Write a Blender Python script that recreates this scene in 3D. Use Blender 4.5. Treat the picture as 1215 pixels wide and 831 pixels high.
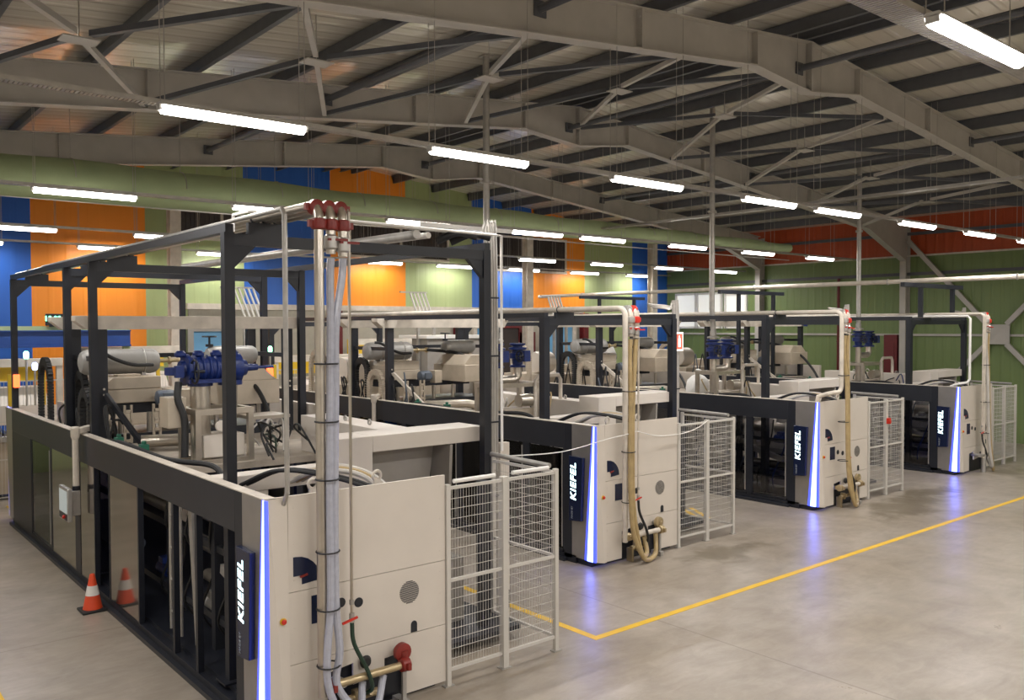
import bpy, bmesh, math, random
from mathutils import Vector, Matrix
random.seed(7)
R = math.radians
for o in list(bpy.data.objects):
    bpy.data.objects.remove(o)
sc = bpy.context.scene
C = sc.collection

# ------------------------------------------------------------------ camera
CAM_YAW, CAM_PITCH, CAM_ROLL, CAM_H, CAM_F = 0.6947, -0.0273, -0.003, 3.567, 1029.5
fw = Vector((math.sin(CAM_YAW)*math.cos(CAM_PITCH), math.cos(CAM_YAW)*math.cos(CAM_PITCH), math.sin(CAM_PITCH)))
rt0 = Vector((math.cos(CAM_YAW), -math.sin(CAM_YAW), 0)); up0 = rt0.cross(fw)
rt = rt0*math.cos(CAM_ROLL) + up0*math.sin(CAM_ROLL)
up = -rt0*math.sin(CAM_ROLL) + up0*math.cos(CAM_ROLL)
cd = bpy.data.cameras.new('camera'); cam = bpy.data.objects.new('camera', cd); C.objects.link(cam)
cd.sensor_fit = 'HORIZONTAL'; cd.sensor_width = 36.0; cd.lens = CAM_F*36.0/1215.0
cd.clip_start = 0.05; cd.clip_end = 200
cam.matrix_world = Matrix(((rt.x, up.x, -fw.x, 0), (rt.y, up.y, -fw.y, 0), (rt.z, up.z, -fw.z, CAM_H), (0, 0, 0, 1)))
sc.camera = cam

# ------------------------------------------------------------------ exposure, world
vs = sc.view_settings
sc.display_settings.display_device = 'sRGB'
vs.view_transform = 'Standard'; vs.look = 'None'; vs.gamma = 1.0; vs.use_curve_mapping = False
vs.exposure = 0.0
LAMP_COL = (1.0, 0.975, 0.955)
LAMP_W = 105.0        # watts of each lamp's area light
TUBE_EMIT = 14.0
w = bpy.data.worlds.new('world'); sc.world = w; w.use_nodes = True
w.node_tree.nodes['Background'].inputs[0].default_value = (0.75, 0.72, 0.68, 1)
w.node_tree.nodes['Background'].inputs[1].default_value = 0.10

# ------------------------------------------------------------------ materials
def mat(name, col, rough=0.5, metal=0.0, spec=0.5, var=0.0, vscale=6.0, bump=0.0, bscale=40.0, coat=0.0):
    m = bpy.data.materials.new(name); m.use_nodes = True
    nt = m.node_tree; b = nt.nodes['Principled BSDF']
    b.inputs['Base Color'].default_value = (*col, 1); b.inputs['Roughness'].default_value = rough
    b.inputs['Metallic'].default_value = metal; b.inputs['Specular IOR Level'].default_value = spec
    if coat: b.inputs['Coat Weight'].default_value = coat
    tc = nt.nodes.new('ShaderNodeTexCoord')
    if var > 0:
        n = nt.nodes.new('ShaderNodeTexNoise'); n.inputs['Scale'].default_value = vscale; n.inputs['Detail'].default_value = 5
        nt.links.new(tc.outputs['Object'], n.inputs['Vector'])
        rp = nt.nodes.new('ShaderNodeValToRGB')
        rp.color_ramp.elements[0].position = 0.3; rp.color_ramp.elements[1].position = 0.72
        rp.color_ramp.elements[0].color = (*[c*(1-var) for c in col], 1)
        rp.color_ramp.elements[1].color = (*[min(1, c*(1+var)) for c in col], 1)
        nt.links.new(n.outputs['Fac'], rp.inputs['Fac']); nt.links.new(rp.outputs['Color'], b.inputs['Base Color'])
    if bump > 0:
        n2 = nt.nodes.new('ShaderNodeTexNoise'); n2.inputs['Scale'].default_value = bscale
        nt.links.new(tc.outputs['Object'], n2.inputs['Vector'])
        bp = nt.nodes.new('ShaderNodeBump'); bp.inputs['Strength'].default_value = bump; bp.inputs['Distance'].default_value = 0.01
        nt.links.new(n2.outputs['Fac'], bp.inputs['Height']); nt.links.new(bp.outputs['Normal'], b.inputs['Normal'])
    return m

def emit(name, col, s):
    m = bpy.data.materials.new(name); m.use_nodes = True; nt = m.node_tree
    b = nt.nodes['Principled BSDF']; b.inputs['Base Color'].default_value = (*[min(1, c) for c in col], 1)
    b.inputs['Emission Color'].default_value = (*col, 1); b.inputs['Emission Strength'].default_value = s
    b.inputs['Roughness'].default_value = 0.4
    return m

M = {}
M['white'] = mat('white_enamel', (0.66, 0.60, 0.53), 0.42, var=0.04, vscale=2)
M['cap'] = mat('dusty_white_top', (0.60, 0.54, 0.46), 0.5, var=0.14, vscale=5)
M['silver'] = mat('silver_brushed', (0.42, 0.40, 0.38), 0.32, metal=0.75, var=0.05)
M['anth'] = mat('anthracite_enamel', (0.018, 0.020, 0.027), 0.38, var=0.12, vscale=3)
M['black'] = mat('black_enamel', (0.012, 0.014, 0.021), 0.4, var=0.1)
M['rubber'] = mat('black_rubber', (0.016, 0.016, 0.017), 0.6)
M['navy'] = mat('navy_gloss', (0.008, 0.014, 0.045), 0.25)
M['galv'] = mat('galvanised_steel', (0.46, 0.44, 0.41), 0.38, metal=0.6, var=0.12, vscale=9)
M['stain'] = mat('stainless_steel', (0.55, 0.50, 0.43), 0.28, metal=0.85, var=0.08, vscale=8)
M['steeldoor'] = mat('polished_door_sheet', (0.42, 0.38, 0.34), 0.10, metal=0.9, var=0.06, vscale=1.5)
M['beige'] = mat('beige_enamel', (0.47, 0.40, 0.31), 0.5, var=0.10, vscale=4)
M['dust'] = mat('dusty_deck', (0.36, 0.31, 0.25), 0.7, var=0.25, vscale=3, bump=0.1)
M['greytank'] = mat('grey_tank', (0.33, 0.32, 0.30), 0.45, metal=0.2, var=0.08)
M['blue'] = mat('blue_valve_enamel', (0.008, 0.024, 0.135), 0.36, var=0.2, vscale=14)
M['bluebeam'] = mat('blue_beam', (0.012, 0.05, 0.22), 0.45, var=0.1)
M['red'] = mat('red_coupling', (0.22, 0.02, 0.014), 0.4, var=0.12, vscale=12)
M['redbright'] = mat('red_plastic', (0.60, 0.03, 0.015), 0.4)
M['maroon'] = mat('dark_red_steel', (0.13, 0.012, 0.014), 0.5, var=0.1)
M['orange'] = mat('cone_orange', (0.75, 0.075, 0.02), 0.45, var=0.05)
M['reflect'] = mat('cone_band', (0.75, 0.72, 0.68), 0.35)
M['yellow'] = mat('yellow_paint', (0.72, 0.44, 0.02), 0.5, var=0.08)
M['yelpost'] = mat('yellow_post_paint', (0.75, 0.50, 0.03), 0.4)
M['brass'] = mat('brass_pipe', (0.50, 0.40, 0.24), 0.32, metal=0.7, var=0.1)
M['green'] = mat('green_hose', (0.018, 0.045, 0.028), 0.4)
M['greenbit'] = mat('green_plastic', (0.02, 0.14, 0.09), 0.4)
M['clearhose'] = mat('clear_pvc_hose', (0.42, 0.43, 0.50), 0.22, spec=0.6, var=0.08, vscale=20)
M['beigehose'] = mat('yellowed_hose', (0.42, 0.31, 0.15), 0.35, var=0.12, vscale=10)
M['cablewhite'] = mat('white_cable', (0.52, 0.49, 0.45), 0.5, var=0.08)
M['motor'] = mat('grey_blue_motor', (0.10, 0.12, 0.15), 0.45)
M['mesh'] = mat('white_wire', (0.58, 0.55, 0.50), 0.45)
M['greychute'] = mat('grey_chute', (0.30, 0.275, 0.245), 0.5, var=0.05)
M['rafter'] = mat('painted_rafter', (0.46, 0.435, 0.395), 0.5, var=0.07, vscale=3)
M['purlin'] = mat('purlin_primer', (0.095, 0.10, 0.112), 0.5, var=0.1)
M['purlinpale'] = mat('pale_galvanised_strip', (0.42, 0.39, 0.34), 0.45, metal=0.3)
M['duct'] = mat('green_fabric_duct', (0.33, 0.40, 0.22), 0.8, var=0.06, vscale=3)
M['lamp'] = mat('lamp_housing', (0.55, 0.54, 0.52), 0.4)
M['wire'] = mat('steel_wire', (0.40, 0.38, 0.35), 0.4, metal=0.5)
M['amber'] = emit('amber_signal', (1.0, 0.11, 0.03), 4.0)
M['tube'] = emit('lamp_diffuser', (1.0, 0.95, 0.88), TUBE_EMIT)
M['led'] = emit('blue_white_led', (0.15, 0.20, 1.0), 10.0)
M['ledhalo'] = emit('blue_led_halo', (0.07, 0.10, 0.95), 1.5)  # glowing colour stands in for the blue halo around the strip
M['letters'] = emit('lit_letters', (0.72, 0.97, 1.0), 3.0)
M['dimletters'] = mat('small_grey_letters', (0.30, 0.33, 0.38), 0.5)
M['screen'] = emit('panel_screen', (0.42, 0.47, 0.47), 0.35)
M['digits'] = emit('green_digits', (0.15, 1.0, 0.55), 5.0)
M['signred'] = emit('red_sign_face', (0.85, 0.10, 0.06), 1.0)
M['signwhite'] = emit('white_sign_face', (1.0, 0.88, 0.82), 1.2)
M['greenlamp'] = emit('green_signal', (0.35, 1.0, 0.62), 6.0)
M['bluelamp'] = emit('blue_signal', (0.3, 0.42, 1.0), 8.0)
M['lightblue'] = mat('light_blue_panel', (0.16, 0.40, 0.66), 0.5)
M['winwhite'] = mat('white_window_frame', (0.80, 0.78, 0.74), 0.4)
M['winlit'] = emit('lit_room_pane', (0.78, 0.78, 0.74), 0.55)
M['doororange'] = mat('orange_door', (0.80, 0.36, 0.02), 0.5)
M['palewall'] = mat('pale_lower_wall', (0.40, 0.37, 0.30), 0.6, var=0.06)
M['winedark'] = mat('dark_louvre', (0.055, 0.042, 0.038), 0.45, var=0.2, vscale=2)

def glass_mat():
    m = bpy.data.materials.new('tinted_glass'); m.use_nodes = True; nt = m.node_tree
    nt.nodes.remove(nt.nodes['Principled BSDF']); out = nt.nodes['Material Output']
    tr = nt.nodes.new('ShaderNodeBsdfTransparent'); tr.inputs[0].default_value = (0.80, 0.80, 0.82, 1)
    gl = nt.nodes.new('ShaderNodeBsdfGlossy'); gl.inputs['Roughness'].default_value = 0.03
    fr = nt.nodes.new('ShaderNodeFresnel'); fr.inputs['IOR'].default_value = 1.5
    mx = nt.nodes.new('ShaderNodeMixShader')
    nt.links.new(fr.outputs[0], mx.inputs[0]); nt.links.new(tr.outputs[0], mx.inputs[1]); nt.links.new(gl.outputs[0], mx.inputs[2])
    nt.links.new(mx.outputs[0], out.inputs['Surface'])
    return m
M['glass'] = glass_mat()

def floor_mat():
    m = bpy.data.materials.new('polished_concrete'); m.use_nodes = True; nt = m.node_tree; N = nt.nodes; Lk = nt.links
    b = N['Principled BSDF']; tc = N.new('ShaderNodeTexCoord')
    n1 = N.new('ShaderNodeTexNoise'); n1.inputs['Scale'].default_value = 0.45; n1.inputs['Detail'].default_value = 7; n1.inputs['Roughness'].default_value = 0.6
    n2 = N.new('ShaderNodeTexNoise'); n2.inputs['Scale'].default_value = 1.5; n2.inputs['Detail'].default_value = 8; n2.inputs['Roughness'].default_value = 0.60; n2.inputs['Distortion'].default_value = 0.5
    for n in (n1, n2): Lk.new(tc.outputs['Object'], n.inputs['Vector'])
    r1 = N.new('ShaderNodeValToRGB'); e = r1.color_ramp.elements
    e[0].position = 0.30; e[0].color = (0.325, 0.275, 0.215, 1); e[1].position = 0.70; e[1].color = (0.405, 0.362, 0.315, 1)
    r2 = N.new('ShaderNodeValToRGB'); e = r2.color_ramp.elements
    e[0].position = 0.22; e[0].color = (0.66, 0.64, 0.60, 1); e[1].position = 0.78; e[1].color = (1.06, 1.05, 1.04, 1)
    Lk.new(n1.outputs['Fac'], r1.inputs['Fac']); Lk.new(n2.outputs['Fac'], r2.inputs['Fac'])
    mul = N.new('ShaderNodeMixRGB'); mul.blend_type = 'MULTIPLY'; mul.inputs[0].default_value = 0.9
    Lk.new(r1.outputs[0], mul.inputs[1]); Lk.new(r2.outputs[0], mul.inputs[2])
    n3 = N.new('ShaderNodeTexNoise'); n3.inputs['Scale'].default_value = 7.0; n3.inputs['Detail'].default_value = 6; n3.inputs['Roughness'].default_value = 0.7; n3.inputs['Distortion'].default_value = 0.8
    mp3 = N.new('ShaderNodeMapping'); mp3.inputs['Scale'].default_value = (0.35, 1.0, 1.0); mp3.inputs['Rotation'].default_value = (0, 0, 0.35)
    Lk.new(tc.outputs['Object'], mp3.inputs['Vector']); Lk.new(mp3.outputs[0], n3.inputs['Vector'])
    r3 = N.new('ShaderNodeValToRGB'); e = r3.color_ramp.elements
    e[0].position = 0.25; e[0].color = (0.84, 0.825, 0.80, 1); e[1].position = 0.75; e[1].color = (1.14, 1.14, 1.15, 1)
    Lk.new(n3.outputs['Fac'], r3.inputs['Fac'])
    mul3 = N.new('ShaderNodeMixRGB'); mul3.blend_type = 'MULTIPLY'; mul3.inputs[0].default_value = 1.0
    Lk.new(mul.outputs[0], mul3.inputs[1]); Lk.new(r3.outputs[0], mul3.inputs[2]); mul = mul3
    # sawn joints
    sep = N.new('ShaderNodeSeparateXYZ'); Lk.new(tc.outputs['Object'], sep.inputs[0])
    def joint(out, off, per):
        a = N.new('ShaderNodeMath'); a.operation = 'SUBTRACT'; a.inputs[1].default_value = off; Lk.new(out, a.inputs[0])
        d = N.new('ShaderNodeMath'); d.operation = 'PINGPONG'; d.inputs[1].default_value = per/2; Lk.new(a.outputs[0], d.inputs[0])
        g = N.new('ShaderNodeMath'); g.operation = 'LESS_THAN'; g.inputs[1].default_value = 0.011; Lk.new(d.outputs[0], g.inputs[0])
        return g
    gx = joint(sep.outputs['X'], 8.02, 12.0); gy = joint(sep.outputs['Y'], 10.85, 12.0)
    mxm = N.new('ShaderNodeMath'); mxm.operation = 'MAXIMUM'; Lk.new(gx.outputs[0], mxm.inputs[0]); Lk.new(gy.outputs[0], mxm.inputs[1])
    mm = N.new('ShaderNodeMath'); mm.operation = 'MULTIPLY'; mm.inputs[1].default_value = 0.55; Lk.new(mxm.outputs[0], mm.inputs[0])
    jm = N.new('ShaderNodeMixRGB'); jm.inputs[2].default_value = (0.14, 0.115, 0.085, 1)
    Lk.new(mm.outputs[0], jm.inputs[0]); Lk.new(mul.outputs[0], jm.inputs[1])
    # damp patches on the floor in front of the second and third machines
    prev = jm.outputs[0]; wet = None
    for (wx, wy, sx, sy) in ((17.0, 8.15, 1.6, 0.55), (11.3, 8.30, 0.9, 0.35), (18.6, 8.5, 0.8, 0.35), (22.8, 8.4, 0.9, 0.4)):
        mp = N.new('ShaderNodeMapping'); mp.inputs['Location'].default_value = (-wx/sx, -wy/sy, 0); mp.inputs['Scale'].default_value = (1/sx, 1/sy, 0)
        Lk.new(tc.outputs['Object'], mp.inputs['Vector'])
        ln = N.new('ShaderNodeVectorMath'); ln.operation = 'LENGTH'; Lk.new(mp.outputs[0], ln.inputs[0])
        ad = N.new('ShaderNodeMath'); ad.operation = 'MULTIPLY_ADD'; ad.inputs[1].default_value = 3.4; Lk.new(n2.outputs['Fac'], ad.inputs[0]); Lk.new(ln.outputs['Value'], ad.inputs[2])
        mr = N.new('ShaderNodeMapRange'); mr.inputs[1].default_value = 2.9; mr.inputs[2].default_value = 2.25; mr.inputs[3].default_value = 0; mr.inputs[4].default_value = 0.75
        Lk.new(ad.outputs[0], mr.inputs[0])
        wm = N.new('ShaderNodeMixRGB'); wm.inputs[2].default_value = (0.15, 0.12, 0.075, 1); Lk.new(mr.outputs[0], wm.inputs[0]); Lk.new(prev, wm.inputs[1]); prev = wm.outputs[0]
    Lk.new(prev, b.inputs['Base Color'])
    b.inputs['Specular IOR Level'].default_value = 0.6
    rr = N.new('ShaderNodeMapRange'); rr.inputs[1].default_value = 0.15; rr.inputs[2].default_value = 0.85; rr.inputs[3].default_value = 0.44; rr.inputs[4].default_value = 0.24
    Lk.new(n2.outputs['Fac'], rr.inputs[0]); Lk.new(rr.outputs[0], b.inputs['Roughness'])
    return m

def ribbed(name, axis, scale, depth, rough, col=None, ramp=None, metal=0.0):
    """Sheet cladding: bump ribs along one axis; optional colour stripes along X with a z switch."""
    m = bpy.data.materials.new(name); m.use_nodes = True; nt = m.node_tree; N = nt.nodes; Lk = nt.links
    b = N['Principled BSDF']; b.inputs['Roughness'].default_value = rough; b.inputs['Metallic'].default_value = metal
    tc = N.new('ShaderNodeTexCoord'); sep = N.new('ShaderNodeSeparateXYZ'); Lk.new(tc.outputs['Object'], sep.inputs[0])
    s = N.new('ShaderNodeMath'); s.operation = 'MULTIPLY'; s.inputs[1].default_value = scale; Lk.new(sep.outputs[axis], s.inputs[0])
    p = N.new('ShaderNodeMath'); p.operation = 'PINGPONG'; p.inputs[1].default_value = 1.0; Lk.new(s.outputs[0], p.inputs[0])
    ss = N.new('ShaderNodeMapRange'); ss.interpolation_type = 'SMOOTHSTEP'; ss.inputs[1].default_value = 0.55; ss.inputs[2].default_value = 0.85
    Lk.new(p.outputs[0], ss.inputs[0])
    bp = N.new('ShaderNodeBump'); bp.inputs['Strength'].default_value = 0.6; bp.inputs['Distance'].default_value = depth
    Lk.new(ss.outputs[0], bp.inputs['Height']); Lk.new(bp.outputs[0], b.inputs['Normal'])
    if col: b.inputs['Base Color'].default_value = (*col, 1)
    if ramp == 'back':
        a = N.new('ShaderNodeMath'); a.operation = 'SUBTRACT'; a.inputs[1].default_value = 1.85; Lk.new(sep.outputs['X'], a.inputs[0])
        d = N.new('ShaderNodeMath'); d.operation = 'DIVIDE'; d.inputs[1].default_value = 8.1; Lk.new(a.outputs[0], d.inputs[0])
        f = N.new('ShaderNodeMath'); f.operation = 'FRACT'; Lk.new(d.outputs[0], f.inputs[0])
        r = N.new('ShaderNodeValToRGB'); r.color_ramp.interpolation = 'CONSTANT'; e = r.color_ramp.elements
        e[0].position = 0; e[0].color = (0.022, 0.125, 0.52, 1); e[1].position = 1/3; e[1].color = (0.86, 0.275, 0.018, 1)
        e2 = e.new(2/3); e2.color = (0.36, 0.43, 0.20, 1)
        Lk.new(f.outputs[0], r.inputs[0]); Lk.new(r.outputs[0], b.inputs['Base Color'])
    if ramp == 'right':
        r = N.new('ShaderNodeMath'); r.operation = 'GREATER_THAN'; r.inputs[1].default_value = 5.82; Lk.new(sep.outputs['Z'], r.inputs[0])
        mx = N.new('ShaderNodeMixRGB'); mx.inputs[1].default_value = (0.17, 0.235, 0.085, 1); mx.inputs[2].default_value = (0.42, 0.065, 0.014, 1)
        Lk.new(r.outputs[0], mx.inputs[0]); Lk.new(mx.outputs[0], b.inputs['Base Color'])
    return m
M['floor'] = floor_mat()
M['roof'] = ribbed('roof_sheet', 'Y', 6.0, 0.012, 0.24, (0.74, 0.695, 0.60), metal=0.3)
M['wallback'] = ribbed('striped_cladding', 'X', 5.0, 0.01, 0.42, ramp='back')
M['wallright'] = ribbed('green_red_cladding', 'Y', 7.0, 0.02, 0.5, ramp='right')
M['wallplain'] = mat('plain_cladding', (0.62, 0.59, 0.53), 0.6)

# ------------------------------------------------------------------ mesh helpers
class B:
    def __init__(s): s.bm = bmesh.new()
    def box(s, x0, x1, y0, y1, z0, z1):
        v = [s.bm.verts.new((x, y, z)) for z in (z0, z1) for y in (y0, y1) for x in (x0, x1)]
        for f in ((0, 2, 3, 1), (4, 5, 7, 6), (0, 1, 5, 4), (2, 6, 7, 3), (0, 4, 6, 2), (1, 3, 7, 5)):
            s.bm.faces.new([v[i] for i in f])
        return s
    def bar(s, p, q, w, h=None, upv=(0, 0, 1)):
        h = w if h is None else h
        p, q = Vector(p), Vector(q); d = (q-p).normalized(); u = Vector(upv)
        if abs(d.dot(u)) > 0.98: u = Vector((0, 1, 0))
        r = d.cross(u).normalized(); u = r.cross(d).normalized()
        ring = []
        for c in (p, q):
            ring.append([s.bm.verts.new(c + r*a*w/2 + u*b*h/2) for a, b in ((-1, -1), (1, -1), (1, 1), (-1, 1))])
        a, b = ring
        for i in range(4): s.bm.faces.new((a[i], a[(i+1) % 4], b[(i+1) % 4], b[i]))
        s.bm.faces.new(a[::-1]); s.bm.faces.new(b)
        return s
    def tube(s, pts, r, n=10, rs=None):
        pts = [Vector(p) for p in pts]; m = len(pts)
        tan = []
        for i in range(m):
            a = pts[max(i-1, 0)]; b = pts[min(i+1, m-1)]; tan.append((b-a).normalized())
        u = Vector((0, 0, 1)) if abs(tan[0].z) < 0.9 else Vector((1, 0, 0))
        u = (u - tan[0]*u.dot(tan[0])).normalized(); rings = []
        for i in range(m):
            u = (u - tan[i]*u.dot(tan[i])).normalized(); vv = tan[i].cross(u)
            rad = rs[i] if rs else r
            rings.append([s.bm.verts.new(pts[i] + (u*math.cos(2*math.pi*k/n) + vv*math.sin(2*math.pi*k/n))*rad) for k in range(n)])
        for a, b in zip(rings, rings[1:]):
            for k in range(n): s.bm.faces.new((a[k], a[(k+1) % n], b[(k+1) % n], b[k]))
        s.bm.faces.new(rings[0][::-1]); s.bm.faces.new(rings[-1])
        return s
    def cyl(s, p, q, r, n=16, r2=None): return s.tube([p, q], r, n, rs=[r, r if r2 is None else r2])
    def lathe(s, prof, o, axis='Z', n=20):
        """prof: (radius, height) pairs along the axis from o."""
        o = Vector(o); pts = []
        ax = {'X': Vector((1, 0, 0)), 'Y': Vector((0, 1, 0)), 'Z': Vector((0, 0, 1))}[axis]
        u = Vector((0, 0, 1)) if axis != 'Z' else Vector((1, 0, 0)); v = ax.cross(u)
        rings = [[s.bm.verts.new(o + ax*h + (u*math.cos(2*math.pi*k/n) + v*math.sin(2*math.pi*k/n))*max(r, 1e-4)) for k in range(n)] for r, h in prof]
        for a, b in zip(rings, rings[1:]):
            for k in range(n): s.bm.faces.new((a[k], a[(k+1) % n], b[(k+1) % n], b[k]))
        s.bm.faces.new(rings[0][::-1]); s.bm.faces.new(rings[-1])
        return s
    def prism(s, poly, axis, a0, a1):
        """poly in the two other axes (cyclic order kept: X->(y,z), Y->(x,z), Z->(x,y))."""
        def P(t, a): return {'X': (a, t[0], t[1]), 'Y': (t[0], a, t[1]), 'Z': (t[0], t[1], a)}[axis]
        va = [s.bm.verts.new(P(t, a0)) for t in poly]; vb = [s.bm.verts.new(P(t, a1)) for t in poly]
        n = len(poly)
        for i in range(n): s.bm.faces.new((va[i], va[(i+1) % n], vb[(i+1) % n], vb[i]))
        s.bm.faces.new(va[::-1]); s.bm.faces.new(vb)
        return s
    def poly(s, faces):
        for f in faces: s.bm.faces.new([s.bm.verts.new(p) for p in f])
        return s
    def torus(s, c, Rr, r, axis='Z', n=20, m=8):
        c = Vector(c); ax = {'X': Vector((1, 0, 0)), 'Y': Vector((0, 1, 0)), 'Z': Vector((0, 0, 1))}[axis]
        u = Vector((0, 0, 1)) if axis != 'Z' else Vector((1, 0, 0)); v = ax.cross(u); rings = []
        for k in range(n):
            a = 2*math.pi*k/n; d = u*math.cos(a)+v*math.sin(a)
            rings.append([s.bm.verts.new(c + d*(Rr + r*math.cos(2*math.pi*j/m)) + ax*r*math.sin(2*math.pi*j/m)) for j in range(m)])
        for k in range(n):
            a, b = rings[k], rings[(k+1) % n]
            for j in range(m): s.bm.faces.new((a[j], a[(j+1) % m], b[(j+1) % m], b[j]))
        return s

def finish(bm, name, m):
    bmesh.ops.recalc_face_normals(bm, faces=bm.faces)
    me = bpy.data.meshes.new(name); bm.to_mesh(me); bm.free()
    me.materials.append(m)
    me.polygons.foreach_set('use_smooth', [True]*len(me.polygons))
    me.set_sharp_from_angle(angle=R(32))
    return me

def obj(name, b, m, parent=None, bevel=0.0, label=None, loc=None):
    o = bpy.data.objects.new(name, finish(b.bm, name, M[m] if isinstance(m, str) else m)); C.objects.link(o)
    if parent: o.parent = parent
    if loc: o.location = loc
    if bevel:
        md = o.modifiers.new('bevel', 'BEVEL'); md.width = bevel; md.segments = 2; md.limit_method = 'ANGLE'; md.angle_limit = R(40)
    if label: o['label'] = label
    return o
def tag(o, label, cat, group=None, kind=None):
    o['label'] = label; o['category'] = cat
    if group: o['group'] = group
    if kind: o['kind'] = kind
    return o
def thing(name, label, cat, loc=(0, 0, 0), group=None, rz=0.0):
    o = bpy.data.objects.new(name, None); C.objects.link(o); o.empty_display_size = 0.1
    o.location = loc; o.rotation_euler = (0, 0, rz)
    return tag(o, label, cat, group)
def struct(name, b, m, bevel=0):
    o = obj(name, b, m, bevel=bevel); o['kind'] = 'structure'; return o
def copy_tree(o, loc, label, parent=None):
    c = o.copy(); C.objects.link(c)
    if parent: c.parent = parent
    else: c.location = loc; c['label'] = label
    for ch in list(o.children): copy_tree(ch, None, None, c)
    return c
def text_obj(name, body, size, matrix, m, parent, extrude=0.004, shear=0.0, bold=0.0, spacing=1.0, fit=None):
    cu = bpy.data.curves.new(name, 'FONT'); cu.body = body; cu.size = size; cu.extrude = extrude; cu.shear = shear; cu.offset = bold
    cu.space_character = spacing; cu.align_x = 'CENTER'; cu.align_y = 'CENTER'
    t = bpy.data.objects.new(name, cu); C.objects.link(t)
    bpy.context.view_layer.update()
    me = bpy.data.meshes.new_from_object(t.evaluated_get(bpy.context.evaluated_depsgraph_get()))
    bpy.data.objects.remove(t); bpy.data.curves.remove(cu)
    if fit:
        vx = [v.co.x for v in me.vertices]; vy = [v.co.y for v in me.vertices]; vz = max(v.co.z for v in me.vertices)
        me.transform(Matrix.Translation((-(max(vx)+min(vx))/2, -(max(vy)+min(vy))/2, -vz)))
        me.transform(Matrix.Diagonal((fit[0]/(max(vx)-min(vx)), fit[1]/(max(vy)-min(vy)), 1, 1)))
    me.materials.clear(); me.materials.append(M[m])
    o = bpy.data.objects.new(name, me); C.objects.link(o); o.parent = parent; o.matrix_local = matrix
    return o
def arc(c, r, a0, a1, plane, n=8):
    out = []
    for k in range(n+1):
        a = R(a0 + (a1-a0)*k/n); x, y = r*math.cos(a), r*math.sin(a)
        out.append({'XZ': (c[0]+x, c[1], c[2]+y), 'YZ': (c[0], c[1]+x, c[2]+y), 'XY': (c[0]+x, c[1]+y, c[2])}[plane])
    return out
def smooth(pts, n=6):
    """Catmull-Rom through the points."""
    P = [Vector(p) for p in pts]; P = [P[0]*2-P[1]] + P + [P[-1]*2-P[-2]]; out = []
    for i in range(1, len(P)-2):
        for k in range(n):
            t = k/n; a, b, c, d = P[i-1], P[i], P[i+1], P[i+2]
            out.append(0.5*((2*b) + (c-a)*t + (2*a-5*b+4*c-d)*t*t + (3*b-a-3*c+d)*t**3))
    out.append(P[-2]); return out

# ================================================================== SETTING
XL, XR, YB, YF = -1.9, 28.3, 23.8, -7.0
XRIDGE, ZT = 13.2, 8.3
def ztop(x): return ZT - 0.095*abs(x-XRIDGE)
struct('floor', B().box(XL-0.2, XR+0.2, YF-0.2, YB+0.2, -0.2, 0.0), 'floor')
struct('wall_back', B().box(XL-0.2, XR+0.2, YB, YB+0.2, 0.0, 9.0), 'wallback')
struct('wall_right', B().box(XR, XR+0.2, YF-0.2, YB+0.2, 0.0, 8.0), 'wallright')
struct('wall_left', B().box(XL-0.2, XL, YF-0.2, YB+0.2, 0.0, 8.0), 'wallplain')
struct('wall_front', B().box(XL-0.2, XR+0.2, YF-0.2, YF, 0.0, 9.0), 'wallplain')
zr = lambda x: ztop(x) + 0.235
cx_ = [XL-0.2] + [XL + (XRIDGE-XL)*k/10 for k in range(1, 11)] + [XRIDGE + (XR-XRIDGE)*k/10 for k in range(1, 10)] + [XR+0.2]
for a, e in zip(cx_, cx_[1:]):
    struct('ceiling', B().prism([(a, zr(a)), (e, zr(e)), (e, zr(e)+0.12), (a, zr(a)+0.12)], 'Y', YF-0.2, YB+0.2), 'roof')
# painted floor lines
struct('trim_1', B().box(6.97, XR, 6.89, 6.985, 0.0, 0.003), 'yellow')
struct('trim_2', B().box(6.97, 7.065, 6.985, 10.2, 0.0, 0.003), 'yellow')
struct('trim_3', B().box(1.40, 1.52, 2.0, 11.6, 0.0, 0.003), 'yellow')
b = B()
for k in range(5): b.bar((12.15+0.22*k, 9.95, 0.0015), (12.62+0.22*k, 10.75, 0.0015), 0.09, 0.003)
struct('trim_4', b, 'yellow')

# ------------------------------------------------------------------ lamps: rows along X
LAMP_Z = 5.55
def make_lamp(label):
    t = thing('batten_lamp', label, 'lamp', (0, 0, LAMP_Z), 'white batten lamps hung in rows under the roof')
    b = B(); b.prism([(-0.045, 0.05), (0.045, 0.05), (0.06, 0.025), (-0.06, 0.025)], 'X', 0.0, 1.45); obj('housing', b, 'lamp', t)
    for x in (0.0, 1.42): obj('end_cap', B().box(x, x+0.03, -0.045, 0.045, -0.02, 0.03), 'lamp', t)
    b = B(); b.prism([(0.062*math.cos(R(a)), 0.024-0.075*math.sin(R(a))) for a in range(0, 181, 20)], 'X', 0.03, 1.42); obj('diffuser', b, 'tube', t)
    return t
def lamp_light(x, y, k=1.0):
    ld = bpy.data.lights.new('lamp_light', 'AREA'); ld.shape = 'RECTANGLE'; ld.size = 1.4; ld.size_y = 0.1
    ld.energy = LAMP_W*k; ld.color = LAMP_COL
    lo = bpy.data.objects.new('lamp_light', ld); C.objects.link(lo); lo.location = (x+0.72, y, LAMP_Z-0.045)
    return lo
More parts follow.
